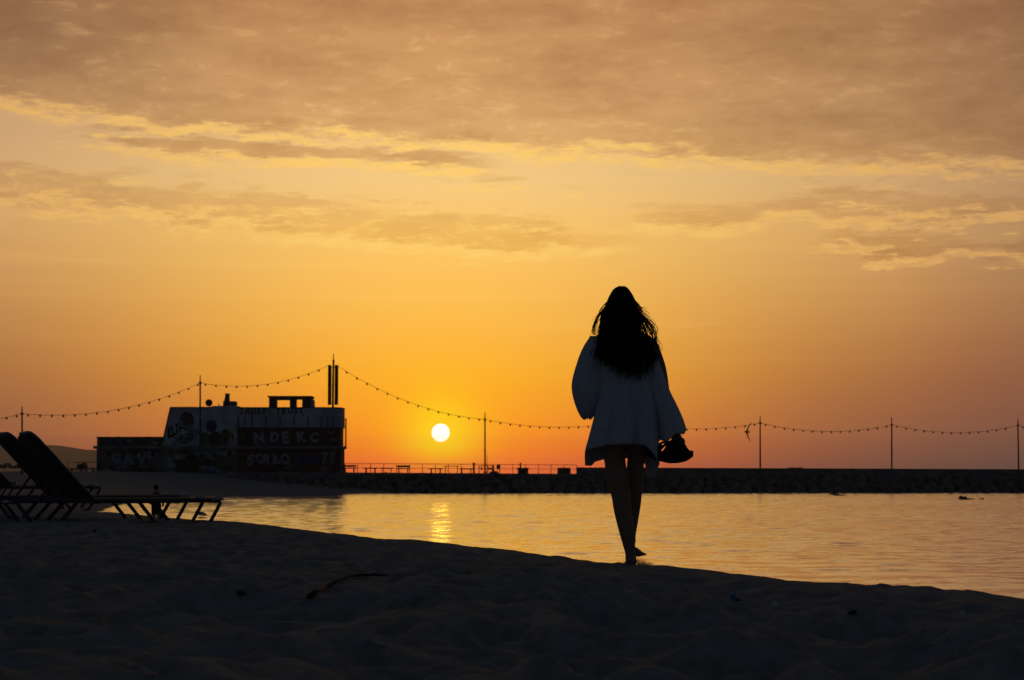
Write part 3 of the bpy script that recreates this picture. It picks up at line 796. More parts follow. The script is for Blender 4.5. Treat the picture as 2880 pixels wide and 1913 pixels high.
# low shrubs and a fence beyond the beach on the left
lq = MB()
for k in range(1): lq.add([(-0.09, 0, 0), (0, 0.02, 0.045), (0.09, 0, 0), (0, -0.02, -0.045)], [(0, 1, 2, 3)])
def shrub(xp, ytop, ybase, Yp, wpx, label):
    base = px(xp, ybase, Yp); base.z = max(base.z, 1.2)
    hh = px(xp, ytop, Yp).z - base.z; ww = wpx / F * Yp
    o = empty('shrub', base, label, 'shrub', 'shrubs behind the beach')
    mb = MB(); r2 = random.Random(int(xp))
    for k in range(420):
        u = r2.uniform(-1, 1); vv = r2.uniform(-1, 1); top_ = (1 - 0.6 * u * u) * (0.8 + 0.2 * math.sin(5 * u + xp))
        p = Vector((u * ww / 2, vv * ww / 4, hh * top_ * r2.uniform(0.15, 1.0)))
        R_ = Matrix.Rotation(r2.uniform(0, 6.28), 3, 'Z') @ Matrix.Rotation(r2.uniform(-1, 1), 3, 'X')
        s_ = r2.uniform(0.6, 1.3)
        mb.add([p + R_ @ (Vector(q) * s_) for q in lq.v], [(0, 1, 2, 3)])
    mb.build('crown', M['leaf'], o)
    MB().tube([(0, 0, -0.1), (0.02, 0, hh * 0.5)], [0.06, 0.03], 6).build('trunk', M['bark'], o)
shrub(12, 1301, 1318, 200, 50, 'low dark shrub behind the beach, outermost past the lounger backrests')
shrub(52, 1305, 1318, 200, 40, 'low dark shrub behind the beach seen between the lounger frames')
shrub(232, 1297, 1320, 196, 26, 'bushy shrub beside the fence at the building corner')
f0 = px(190, 1322, 194)
FN = empty('fence', f0, 'low wire fence leading to the corner of the graffiti building', 'fence')
for hh in (0.2, 0.75): MB().tube([(0, 0, hh), (2.9, 0, hh)], 0.025, 5).build('rail', M['rust'], FN)
for k in range(4): MB().tube([(k * 0.95, 0, -0.2), (k * 0.95, 0, 0.78)], 0.035, 6).build('post', M['rust'], FN)
for k, (xp, w_) in enumerate(((215, 0.7), (252, 0.55))):
    p = px(xp, 1327, 186); p.z = ground(p.x, p.y)
    o = empty('concrete_bench', p, ('pale concrete slab bench on the sand by the shrub', 'pale concrete slab bench on the sand against the building corner')[k], 'bench')
    MB().box((-w_, -0.25, 0.24), (w_, 0.25, 0.36)).build('seat', M['concrete'], o)
    for s_ in (-0.6, 0.6): MB().box((s_ * w_ - 0.08, -0.2, -0.05), (s_ * w_ + 0.08, 0.2, 0.238)).build('leg', M['concrete'], o)

# ------------------------------------------------------------------ sun loungers
LL, LW, LH, HINGE = 2.03, 0.58, 0.31, 0.77
BANG, BLEN = R(47), 0.86
def lounger_parts(root):
    hw = LW / 2
    for s_ in (-1, 1):
        MB().tube([(0.0, s_ * hw, LH - 0.02), (0.05, s_ * hw, LH), (LL - 0.05, s_ * hw, LH), (LL, s_ * hw, LH - 0.015)], 0.021, 8).build('side_rail', M['frame'], root, True)
        MB().tube([(LL - 0.02, s_ * hw, LH), (LL, s_ * hw, LH - 0.03), (LL - 0.17, s_ * hw, -0.03)], 0.019, 8).build('leg', M['frame'], root, True)
        MB().tube([(LL - 0.66, s_ * hw * 0.93, LH - 0.02), (LL - 0.40, s_ * hw * 0.93, -0.03)], 0.019, 8).build('leg', M['frame'], root, True)
        MB().tube([(0.62, s_ * hw * 0.93, LH - 0.02), (0.34, s_ * hw * 0.93, -0.03)], 0.019, 8).build('leg', M['frame'], root, True)
        MB().tube([(0.05, s_ * hw, LH - 0.02), (0.30, s_ * hw, -0.03)], 0.019, 8).build('leg', M['frame'], root, True)
        MB().loft([[(LL - 0.09 + a, s_ * hw + w_, LH + z_) for w_, z_ in ((-0.03, 0.0), (0.03, 0.0), (0.03, 0.012 + k), (-0.03, 0.012 + k))]
                   for a, k in ((0, 0.012), (0.03, 0.028), (0.07, 0.034), (0.10, 0.022), (0.115, 0.0))]).build('end_cap', M['cap'], root, True)
        # prop holding up the backrest
        MB().tube([(HINGE - 0.40, s_ * hw * 0.86, LH), (HINGE - 0.25, s_ * hw * 0.86, LH + 0.22)], 0.013, 6).build('prop', M['frame'], root, True)
    for xx in (0.03, HINGE + 0.05, LL - 0.42, LL - 0.01):
        MB().tube([(xx, -hw, LH - 0.015), (xx, hw, LH - 0.015)], 0.015, 8).build('crossbar', M['frame'], root, True)
    for xx in (LL - 0.17, LL - 0.40, 0.32):
        MB().tube([(xx, -hw, -0.02), (xx, hw, -0.02)], 0.016, 8).build('foot_bar', M['frame'], root, True)
    rings = []
    for k in range(13):
        u = HINGE + (LL - 0.06 - HINGE) * k / 12; sg = -0.012 * math.sin(math.pi * k / 12)
        rings.append([(u, -hw + 0.012, LH + 0.022), (u, 0, LH + 0.018 + sg), (u, hw - 0.012, LH + 0.022), (u, hw - 0.012, LH - 0.025), (u, 0, LH - 0.02 + sg), (u, -hw + 0.012, LH - 0.025)])
    MB().loft(rings).build('seat', M['sling'], root, True)
    # backrest: sheet with rounded top corners and a tube round it
    ca, sa = math.cos(BANG), math.sin(BANG)
    def bk(u, w_, t_): return (HINGE - u * ca - t_ * sa, w_, LH + 0.02 + u * sa - t_ * ca)
    rr = 0.13; out_ = [(0.0, -hw), (BLEN - rr, -hw)]
    out_ += [(BLEN - rr + rr * math.sin(a), -hw + rr - rr * math.cos(a)) for a in np.linspace(0.3, math.pi / 2, 5)]
    out_ += [(u, -w_) for u, w_ in reversed(out_)]
    n = len(out_); mb = MB()
    mb.add([bk(u, w_, -0.012) for u, w_ in out_] + [bk(u, w_, 0.055) for u, w_ in out_],
           [tuple(range(n)), tuple(range(2 * n - 1, n - 1, -1))] + [(i, (i + 1) % n, (i + 1) % n + n, i + n) for i in range(n)])
    bk_o = mb.build('backrest', M['sling'], root)
    MB().tube([bk(u, w_, 0.01) for u, w_ in out_], 0.021, 8).build('back_frame', M['frame'], bk_o, True)
proto = None
def copy_tree(o, parent=None):
    c_ = o.copy(); COL.objects.link(c_); c_.parent = parent
    for ch in o.children: copy_tree(ch, c_)
    return c_
YAW = R(26)
for i, (xp, yp, Yc, lab, dyaw) in enumerate((
        (620, 1398, 19.6, 'low sun lounger nearest the water with its foot end over the shore, back raised', 0.0),
        (528, 1390, 20.8, 'low sun lounger standing right behind the one at the water, back raised', 0.02),
        (282, 1371, 29.0, 'sun lounger farther along the beach showing only its pale deck past the backrests', -0.04),
        (43, 1353, 41.0, 'most distant sun lounger, only its end cap showing behind the others', 0.03))):
    if i == 0:
        proto = empty('sun_lounger', (0, 0, 0), lab, 'sun lounger', 'sun loungers on the sand'); lounger_parts(proto); o = proto
    else:
        o = copy_tree(proto); o['label'] = lab
    yaw = YAW + dyaw
    c_ = px(xp, yp, Yc)
    d_ = Vector((math.cos(yaw), math.sin(yaw))); n_v = Vector((math.sin(yaw), -math.cos(yaw)))
    org = Vector((c_.x, c_.y)) - d_ * LL - n_v * (LW / 2)
    z_ = c_.z - LH - 0.03 if i < 2 else max(c_.z - LH - 0.03, ground(org.x, org.y))
    o.location = (org.x, org.y, z_); o.rotation_euler = (0, 0, yaw)

# ------------------------------------------------------------------ the walking woman
YW = 11.9
wz0 = px(1763, 1584, YW)
WO = Vector((wz0.x, YW, wz0.z - 0.016))
ZS = 0.001148
def wx(zx): return (zx - 383 - 10.5) * ZS + (1540 + 393.5 / 1.866 - 1763) * 0.0
def pz(zx, zy, y=0.0):
    """point of the figure from the enlarged view's coordinates"""
    p = px(1540 + zx / 1.866, 780 + zy / 1.866, YW + y)
    return p - WO
def PX(zx): return pz(zx, 800).x
def PZ(zy): return pz(383, zy).z
body = MB()
def limb(rows, n=14):
    """rows of x, y, z, radius"""
    q = spline(rows, 4 * len(rows)); body.tube([r[:3] for r in q], [max(r[3], 0.004) for r in q], n)
def E(zl, zr, zy, y=0.0, rmin=0):
    l, r = pz(zl, zy, y), pz(zr, zy, y); return ((l.x + r.x) / 2, y, l.z, (r.x - l.x) / 2)
# standing leg
limb([(pz(345, 780).x, 0.0, PZ(780), 0.095), E(292, 410, 900), E(298, 410, 970), E(316, 428, 1080), E(336, 436, 1150), E(347, 441, 1220), E(374, 455, 1330), E(394, 460, 1400), E(407, 464, 1450), (pz(437, 1485).x, 0.0, 0.035, 0.034)])
hl = pz(437, 1490)
body.tube([(hl.x, -0.035, 0.03), (hl.x + 0.003, 0.03, 0.032), (hl.x + 0.01, 0.11, 0.02), (hl.x + 0.02, 0.17, 0.012)], [0.033, 0.034, 0.036, 0.028], 12, flat=0.8)
for k in range(5): body.tube([(hl.x - 0.022 + 0.013 * k, 0.16, 0.012), (hl.x - 0.018 + 0.013 * k, 0.205 - 0.012 * abs(k - 1), 0.008)], [0.010, 0.008], 8)
# leading leg
def Er(zr, zy, r, y): p = pz(zr, zy, y); return (p.x - r, y, p.z, r)
limb([(pz(440, 790).x, 0.02, PZ(790), 0.09), Er(512, 900, 0.052, 0.04), Er(508, 970, 0.052, 0.07), Er(500, 1060, 0.052, 0.10), Er(496, 1120, 0.052, 0.12), Er(492, 1180, 0.051, 0.14), Er(476, 1280, 0.043, 0.18), Er(464, 1350, 0.034, 0.21), Er(464, 1395, 0.031, 0.235)])
a0 = pz(450, 1425, 0.24); t0_ = pz(496, 1452, 0.36)
body.tube([(a0.x - 0.01, 0.22, a0.z - 0.005), (a0.x + 0.008, 0.26, a0.z - 0.012), (t0_.x - 0.03, 0.32, t0_.z + 0.006), (t0_.x - 0.006, 0.37, t0_.z)], [0.030, 0.031, 0.031, 0.020], 12, flat=0.75)
for k in range(5): body.tube([(t0_.x - 0.03 + 0.011 * k, 0.36, t0_.z), (t0_.x - 0.024 + 0.012 * k, 0.395 - 0.008 * abs(k - 2), t0_.z - 0.006)], [0.010, 0.008], 8)
# trunk
hipc = (PX(345) + PX(445)) / 2
body.loft([[(hipc + 0.012 + a * math.cos(q), 0.01 + d_ * math.sin(q), z_) for q in np.linspace(0, 2 * math.pi, 20, endpoint=False)]
           for z_, a, d_ in ((0.76, 0.13, 0.09), (0.82, 0.165, 0.105), (0.90, 0.165, 0.105), (1.00, 0.135, 0.09), (1.08, 0.125, 0.088), (1.18, 0.14, 0.095), (1.28, 0.155, 0.095), (1.345, 0.15, 0.075), (1.385, 0.09, 0.055))])
hc = PX(390)
body.tube([(hc, 0.0, 1.34), (hc, 0.01, 1.42), (hc, 0.02, 1.48)], [0.058, 0.052, 0.052], 14)
body.ball((hc, 0.02, 1.545), (0.074, 0.092, 0.108), 20, 14)
body.ball((hc, 0.05, 1.475), (0.05, 0.055, 0.05)); body.ball((hc, 0.112, 1.525), (0.012, 0.018, 0.022), 8, 6)
body.ball((hc, 0.105, 1.49), (0.022, 0.012, 0.009), 8, 6)
for s_ in (-1, 1):
    body.ball((hc + s_ * 0.076, 0.015, 1.53), (0.010, 0.018, 0.03), 8, 6); body.ball((hc + s_ * 0.03, 0.10, 1.548), (0.014, 0.010, 0.008), 8, 6)
# arms
sl = pz(235, 345); sr = pz(560, 355)
el_ = (pz(150, 560).x + 0.045, 0.03, PZ(585)); hl_ = (PX(255), 0.27, PZ(640))
limb([(sl.x + 0.03, 0, sl.z - 0.005, 0.055), (sl.x - 0.015, 0.0, PZ(450), 0.045), (*el_, 0.038), (PX(215), 0.16, PZ(610), 0.034), (PX(250), 0.25, PZ(636), 0.026)])
hr = pz(672, 800)
limb([(sr.x - 0.03, 0, sr.z - 0.005, 0.055), (PX(585), 0.0, PZ(480), 0.045), (PX(612), 0.02, PZ(610), 0.038), (PX(640), 0.03, PZ(720), 0.033), (PX(668), 0.04, PZ(800), 0.025)])
def hand(base, direction, side, curl, spread):
    """palm and five fingers; side = across the palm, curl = axis the fingers bend towards"""
    b_, d_, s_, c_ = (Vector(q) for q in (base, direction, side, curl))
    body.tube([b_, b_ + d_ * 0.045, b_ + d_ * 0.085], [0.027, 0.036, 0.034], 12, flat=0.55)
    for k, ln in enumerate((0.066, 0.074, 0.069, 0.055)):
        r_ = b_ + d_ * 0.08 + s_ * (0.026 - 0.0175 * k)
        body.tube([r_, r_ + d_ * ln * 0.42 + c_ * ln * 0.18, r_ + d_ * ln * 0.62 + c_ * ln * 0.52, r_ + d_ * ln * 0.55 + c_ * ln * 0.82], [0.0095, 0.009, 0.0085, 0.007], 8)
    r_ = b_ + d_ * 0.025 + s_ * 0.028
    body.tube([r_, r_ + d_ * 0.025 + s_ * 0.022, r_ + d_ * 0.05 + s_ * 0.02 + c_ * 0.02, r_ + d_ * 0.062 + c_ * 0.035], [0.012, 0.011, 0.010, 0.008], 8)
hand((PX(672), 0.04, PZ(812)), Vector((0.25, 0.05, -0.96)).normalized(), (0.3, 0.95, 0.1), (-0.9, 0.1, -0.25), 0)
hand((hl_[0], 0.27, hl_[2]), Vector((0.25, 0.95, 0.1)).normalized(), (0, -0.1, 0.99), (0.9, -0.2, 0.0), 0)
bm_ = solid_remesh(body, 'woman_body', 0.0055, 5)
WOMAN = link_mesh('person', bm_, M['skin'], None, WO)
tag(WOMAN, 'barefoot woman in a loose white blouse walking away along the sand, sandals in hand', 'person')

# blouse
NP = 72
def blouse():
    rings = []
    tz = [1.415, 1.39, 1.36, 1.30, 1.20, 1.10, 1.0, 0.9, 0.8, 0.72]
    lft = {1.415: PX(345), 1.39: PX(290), 1.36: PX(243), 1.30: PX(232), 1.20: PX(240), 1.10: PX(252), 1.0: PX(252), 0.9: PX(240), 0.8: PX(215), 0.72: PX(194)}
    rgt = {1.415: PX(435), 1.39: PX(500), 1.36: PX(552), 1.30: PX(560), 1.20: PX(562), 1.10: PX(568), 1.0: PX(574), 0.9: PX(580), 0.8: PX(584), 0.72: PX(586)}
    dep = {1.415: 0.055, 1.39: 0.07, 1.36: 0.085, 1.30: 0.11, 1.20: 0.12, 1.10: 0.125, 1.0: 0.135, 0.9: 0.15, 0.8: 0.165, 0.72: 0.175}
    rows = spline([(z_, lft[z_], rgt[z_], dep[z_]) for z_ in tz], 34)
    top_z, bot_z = rows[0][0], rows[-1][0]
    for r in rows:
        u = (top_z - r[0]) / (top_z - bot_z)
        ring = []
        for k in range(NP):
            a = 2 * math.pi * k / NP               # 0 right, 90 front (away), 180 left, 270 back (towards the viewer)
            cx, hw = (r[1] + r[2]) / 2, (r[2] - r[1]) / 2
            # hem height round the body
            s_ = math.sin(a); c_ = math.cos(a)
            if s_ < 0:                             # back panel
                xz = (cx + hw * c_)
                drop = float(np.interp(c_, [-1, -0.75, -0.4, 0.1, 0.55, 0.75, 0.9, 1.0], [0.035, 0.022, 0.004, 0.0, 0.006, 0.045, 0.085, 0.10]))
            else:
                drop = float(np.interp(c_, [-1, -0.97, -0.80, -0.7, -0.5, 0.3, 0.62, 0.75, 0.9, 1.0], [0.05, 0.125, 0.125, 0.10, 0.09, 0.08, 0.10, 0.19, 0.20, 0.12]))
            z_ = r[0] - drop * u ** 2.2
            fold = 1 + u * (0.035 * math.sin(7 * a + 0.6) + 0.025 * math.sin(13 * a + 2.0 * u))
            dy = r[3] * (1 + u * (0.14 * math.sin(8 * a + 1.0) + 0.09 * math.sin(17 * a + 0.4 + 1.5 * u)))
            if s_ < 0:
                dy -= 0.05 * u * math.exp(-((c_ - 0.30) / 0.10) ** 2)
                dy += 0.045 * u * math.exp(-((c_ - 0.50) / 0.10) ** 2)
            dy = max(dy, 0.132) if 0.15 < u < 0.95 else dy
            sg = abs(s_) ** 0.8 * (1 if s_ >= 0 else -1)
            ring.append((cx + hw * c_ * (fold if abs(c_) < 0.9 else 1 + (fold - 1) * 0.2), 0.01 + dy * sg, z_))
        rings.append(ring)
    return MB().loft(rings, cap=False)
bl = blouse().build('blouse', M['cloth'], WOMAN, True)
md = bl.modifiers.new('thickness', 'SOLIDIFY'); md.thickness = 0.003
def sleeve(rows, name='sleeve', ph=0.0):
    """rows of centre x,y,z, radius in x, radius in y, tilt (dz over dx)"""
    q = spline(rows, 26); rings = []
    for i, r in enumerate(q):
        u = i / 25; ring = []
        for k in range(40):
            a = 2 * math.pi * k / 40
            f = 1 + u * (0.05 * math.sin(6 * a + ph) + 0.03 * math.sin(11 * a + 2 * ph))
            ring.append((r[0] + r[3] * math.cos(a) * (f if abs(math.cos(a)) < 0.8 else 1), r[1] + r[4] * math.sin(a) * f, r[2] + r[5] * math.cos(a) * r[3] + 0.012 * u * math.sin(5 * a + ph)))
        rings.append(ring)
    o = MB().loft(rings, cap=False).build(name, M['cloth'], bl, True)
    md = o.modifiers.new('thickness', 'SOLIDIFY'); md.thickness = 0.003
def srow(zl, zr, zy, y, ry, tilt=0.0):
    l, r = PX(zl), PX(zr); return ((l + r) / 2, y, PZ(zy), (r - l) / 2, ry, tilt)
sleeve([srow(226, 330, 318, 0.0, 0.06, -0.2), srow(184, 330, 380, 0.0, 0.085, -0.1), srow(152, 325, 455, 0.0, 0.095, 0.0), srow(128, 315, 545, 0.02, 0.11, 0.05),
        srow(134, 290, 620, 0.05, 0.13, 0.0), srow(158, 262, 690, 0.08, 0.12, 0.0), srow(176, 246, 722, 0.09, 0.10, 0.0), srow(192, 234, 736, 0.095, 0.08, 0.0)], ph=0.7)
sleeve([srow(470, 572, 330, 0.0, 0.06, 0.2), srow(480, 588, 420, 0.0, 0.085, 0.0), srow(495, 612, 505, 0.0, 0.09, 0.0), srow(520, 641, 600, 0.01, 0.10, 0.1),
        srow(550, 681, 690, 0.02, 0.105, 0.2), srow(570, 712, 770, 0.03, 0.11, 0.35), srow(578, 731, 838, 0.035, 0.115, 0.42)], ph=2.1)

# hair: a lofted mass with hundreds of separate strands over and around it
hairm = MB()
hz = [(50, 380, 402, 0.02), (60, 357, 424, 0.06), (78, 339, 440, 0.09), (112, 319, 459, 0.108), (150, 303, 476, 0.115), (190, 289, 482, 0.112), (222, 281, 452, 0.10), (255, 275, 440, 0.085),
      (285, 272, 446, 0.075), (315, 262, 470, 0.065), (350, 258, 500, 0.055), (390, 268, 508, 0.05), (425, 300, 500, 0.045), (455, 340, 490, 0.035), (480, 385, 475, 0.02)]
rows = spline(hz, 40); rings = []
for i, (zy, zl, zr, dp) in enumerate(rows):
    yc = float(np.interp(zy, [50, 150, 230, 300, 360, 520], [0.0, 0.0, -0.02, -0.055, -0.10, -0.145]))
    l, r = PX(zl), PX(zr); c_, hw_ = (l + r) / 2, (r - l) / 2
    rings.append([(c_ + hw_ * math.cos(a) * (1 + 0.025 * math.sin(9 * a + i * 0.3)), yc + dp * math.sin(a) * (1 + 0.06 * math.sin(12 * a + 0.2 * i)), PZ(zy) + 0.006 * math.sin(7 * a)) for a in np.linspace(0, 2 * math.pi, 36, endpoint=False)])
hairm.loft(rings)
hr_ = random.Random(5)
def strand(pts, r0, n=14, wave=0.006, ph=None, nseg=5):
    """pts rows of zoomed x, zoomed y, depth"""
    q = spline(pts, n); ph = hr_.uniform(0, 6.28) if ph is None else ph; P = []
    fq = hr_.uniform(1.2, 2.4)
    for i, (zx_, zy_, yy) in enumerate(q):
        u = i / (n - 1); p = pz(zx_, zy_, 0); wv = wave * u
        P.append((p.x + wv * math.sin(ph + fq * 6.28 * u), yy + wv * math.cos(ph + fq * 5 * u), p.z))
    hairm.tube(P, [r0 * (1 - 0.75 * (i / (n - 1)) ** 2) for i in range(n)], nseg)
for k in range(460):                                       # back of the head down over the blouse
    x_top = hr_.uniform(335, 432); xe = 250 + (x_top - 335) / 97 * 300 + hr_.gauss(0, 14)
    ye = float(np.interp(xe, [240, 300, 370, 430, 500, 545, 580], [400, 455, 500, 520, 500, 470, 420])) + hr_.gauss(0, 22)
    m1 = 282 + (x_top - 335) / 97 * 168 + hr_.gauss(0, 5)
    strand([(x_top, hr_.uniform(100, 140), -0.085), (m1 + 4, 200, -0.115), (0.55 * m1 + 0.45 * xe, 320, -0.115), (xe, 420, -0.15), (xe + hr_.gauss(0, 8), ye, -0.155)], hr_.uniform(0.0022, 0.0042), 14, 0.009)
for k in range(32):                                        # loose lock on the right side, with gaps
    e = hr_.random(); x2 = 500 + 62 * e + hr_.gauss(0, 3)
    strand([(452 + 14 * e, 140 + 25 * e, -0.02), (478 + 22 * e, 190 + 12 * e, -0.03), (x2 - 8, 262, -0.035), (x2 + 8, 330, -0.06), (x2 + hr_.gauss(0, 12), hr_.uniform(390, 450), -0.10)],
           hr_.uniform(0.0016, 0.0036), 16, 0.012)
for k in range(14):
    x2 = 462 + hr_.uniform(0, 60)
    strand([(460, 150, -0.02), (474, 195, -0.03), (x2, 250, -0.04), (x2 + 6, 310, -0.08), (x2 + hr_.gauss(0, 14), 430, -0.13)], hr_.uniform(0.0016, 0.003), 14, 0.012)
for k in range(20):                                        # wisps on the left
    e = hr_.random()
    strand([(300 - 6 * e, 165, -0.02), (275 - 14 * e, 205, -0.02), (250 - 8 * e + hr_.gauss(0, 5), 245, -0.02), (243 - 6 * e + hr_.gauss(0, 5), 280, -0.03), (236 + 12 * e + hr_.gauss(0, 5), 306, -0.05)], hr_.uniform(0.0010, 0.0022), 14, 0.006)
for k in range(14):
    strand([(300, 170, -0.03), (284, 215, -0.03), (276 + hr_.gauss(0, 4), 260, -0.03), (268 + hr_.gauss(0, 5), 300, -0.05), (255 + hr_.gauss(0, 8), 350, -0.09)], hr_.uniform(0.0014, 0.0026), 12, 0.006)
for (p_) in ([(560, 300, -.04), (578, 330, -.05), (598, 362, -.05), (596, 388, -.05), (586, 372, -.05)], [(556, 310, -.04), (572, 345, -.04), (590, 375, -.05), (594, 392, -.05)],
             [(520, 215, -.03), (556, 245, -.04), (573, 268, -.04), (572, 300, -.05), (560, 330, -.05)], [(565, 350, -.05), (578, 380, -.05), (588, 398, -.05), (580, 404, -.05)],
             [(480, 170, -.02), (515, 195, -.02), (540, 225, -.02), (562, 262, -.03)], [(478, 160, -.02), (505, 160, -.02), (524, 172, -.02)], [(470, 150, -.02), (500, 168, -.02), (530, 190, -.02), (541, 204, -.02)]):
    strand(p_, 0.0018, 18, 0.002)
for k in range(16):                                        # flyaway hairs
    x_ = hr_.uniform(345, 400); e = 1 if x_ > 390 else -1
    strand([(x_, 70, 0.0), (x_ + e * 22, 84 + abs(x_ - 390) * 0.5, 0), (x_ + e * 40, 120 + abs(x_ - 390) * 0.9, -0.01)], 0.0009, 8, 0.003, None, 4)
for k in range(70):
    e = hr_.random(); sd = 1 if hr_.random() < 0.65 else -1
    x0_ = 470 if sd > 0 else 300; xo = (x0_ + sd * (20 + 85 * e)) if sd > 0 else (x0_ - 20 - 50 * e)
    y1_ = hr_.uniform(150, 210); y2_ = y1_ + hr_.uniform(60, 130)
    strand([(x0_ - sd * 8, y1_ - 25, -0.02), (x0_ + sd * 14, y1_, -0.02), (0.4 * x0_ + 0.6 * xo, (y1_ + y2_) / 2, -0.03), (xo, y2_, -0.04), (xo + hr_.gauss(0, 10), y2_ + hr_.uniform(20, 70), -0.06)], hr_.uniform(0.0007, 0.0014), 16, 0.012, None, 4)
link_mesh('hair', hairm.mesh('hair', True), M['hair'], WOMAN)
# short dark bottoms under the blouse
mb = MB()
mb.loft([[(hipc + 0.012 + a * math.cos(q), 0.01 + d_ * math.sin(q), z_) for q in np.linspace(0, 2 * math.pi, 24, endpoint=False)] for z_, a, d_ in ((0.80, 0.166, 0.107), (0.86, 0.170, 0.110), (0.95, 0.155, 0.103), (1.0, 0.140, 0.094))], cap=False)
mb.build('shorts', M['shorts'], WOMAN, True)

# sandals dangling from her right hand
def sandal(yc, dx, dz, rot, label):
    base = WO + Vector((PX(650) + dx, yc, PZ(978) + dz))
    o = empty('sandal', base, label, 'sandal', 'pair of sandals')
    def sp(zx_, zy_): return (PX(zx_) - PX(650), PZ(zy_) - PZ(978))
    prof = [sp(540, 946), sp(570, 958), sp(600, 968), sp(640, 977), sp(680, 976), sp(720, 967), sp(745, 953), sp(761, 940), sp(761, 911), sp(735, 908), sp(700, 916), sp(660, 922), sp(620, 922), sp(580, 914), sp(545, 900), sp(538, 915)]
    rings = []
    for yy, k in ((-0.043, 0.90), (-0.036, 1.0), (0.036, 1.0), (0.043, 0.90)):
        rings.append([(x_ * k, yy, z_ * k + (1 - k) * 0.03) for x_, z_ in prof])
    MB().loft(rings).build('sole', M['sandal'], o)
    def band(zx_, w_, hgt, lean, name):
        b_ = sp(zx_, 915); P = []
        for k in range(13):
            a = math.pi * k / 12; P.append((b_[0] + lean * math.sin(a), -0.043 * math.cos(a), b_[1] - 0.01 + hgt * math.sin(a)))
        MB().tube(P, w_, 8, flat=0.35).build(name, M['sandal'], o, True)
    band(725, 0.018, 0.045, -0.02, 'strap'); band(690, 0.020, 0.065, -0.01, 'strap'); band(655, 0.016, 0.06, 0.0, 'strap'); band(600, 0.013, 0.055, 0.05, 'heel_strap'); band(575, 0.013, 0.05, 0.02, 'heel_strap')
    c_ = sp(703, 868)
    MB().tube([(c_[0] + 0.018 * math.cos(a), 0.01, c_[1] + 0.026 * math.sin(a)) for a in np.linspace(0, 2 * math.pi, 17)], 0.006, 6, cap=False).build('buckle_loop', M['sandal'], o, True)
    c2 = sp(640, 905)
    MB().tube([(c2[0], -0.02, c2[1] - 0.01), (c2[0] + 0.02, 0.0, c2[1] + 0.03), (sp(672, 868)[0], 0.005, sp(672, 868)[1])], 0.009, 6).build('ankle_strap', M['sandal'], o, True)
    MB().tube([(sp(590, 905)[0], 0.02, sp(590, 905)[1]), (sp(615, 880)[0], 0.01, sp(615, 880)[1]), (sp(640, 868)[0], 0.0, sp(640, 868)[1])], 0.008, 6).build('ankle_strap', M['sandal'], o, True)
    o.rotation_euler = (0, 0, rot)
sandal(0.0, 0.0, 0.0, 0.05, 'chunky black sandal in the woman\'s hand, on the side towards the sunbathing beach')
sandal(0.105, -0.015, 0.012, -0.12, 'chunky black sandal in the woman\'s hand, on the side towards the water')

# sand thrown up by her leading foot
mb = MB(); r2 = random.Random(3)
for k in range(1400):
    u = abs(r2.gauss(0, 0.55)); zx_ = 470 + 115 * u; zy_ = 1508 - abs(r2.gauss(0, 1)) * 20 * math.exp(-u * 1.2) + 14 * u
    p = pz(zx_, zy_, r2.uniform(0.15, 0.45)); s_ = r2.uniform(0.0007, 0.0024)
    dv = Vector((r2.gauss(0, 1), r2.gauss(0, 1), r2.gauss(0, 1))).normalized()
    e1 = dv.orthogonal().normalized() * s_; e2 = dv.cross(e1).normalized() * s_
    mb.add([p + e1, p - e1 * 0.5 + e2, p - e1 * 0.5 - e2, p + dv * s_ * 1.5], [(0, 1, 2), (0, 3, 1), (1, 3, 2), (2, 3, 0)])
tag(mb.build('kicked_sand', M['sand'], None, False, WO), 'grains of sand thrown up by the walking woman\'s foot', 'sand', kind='stuff')

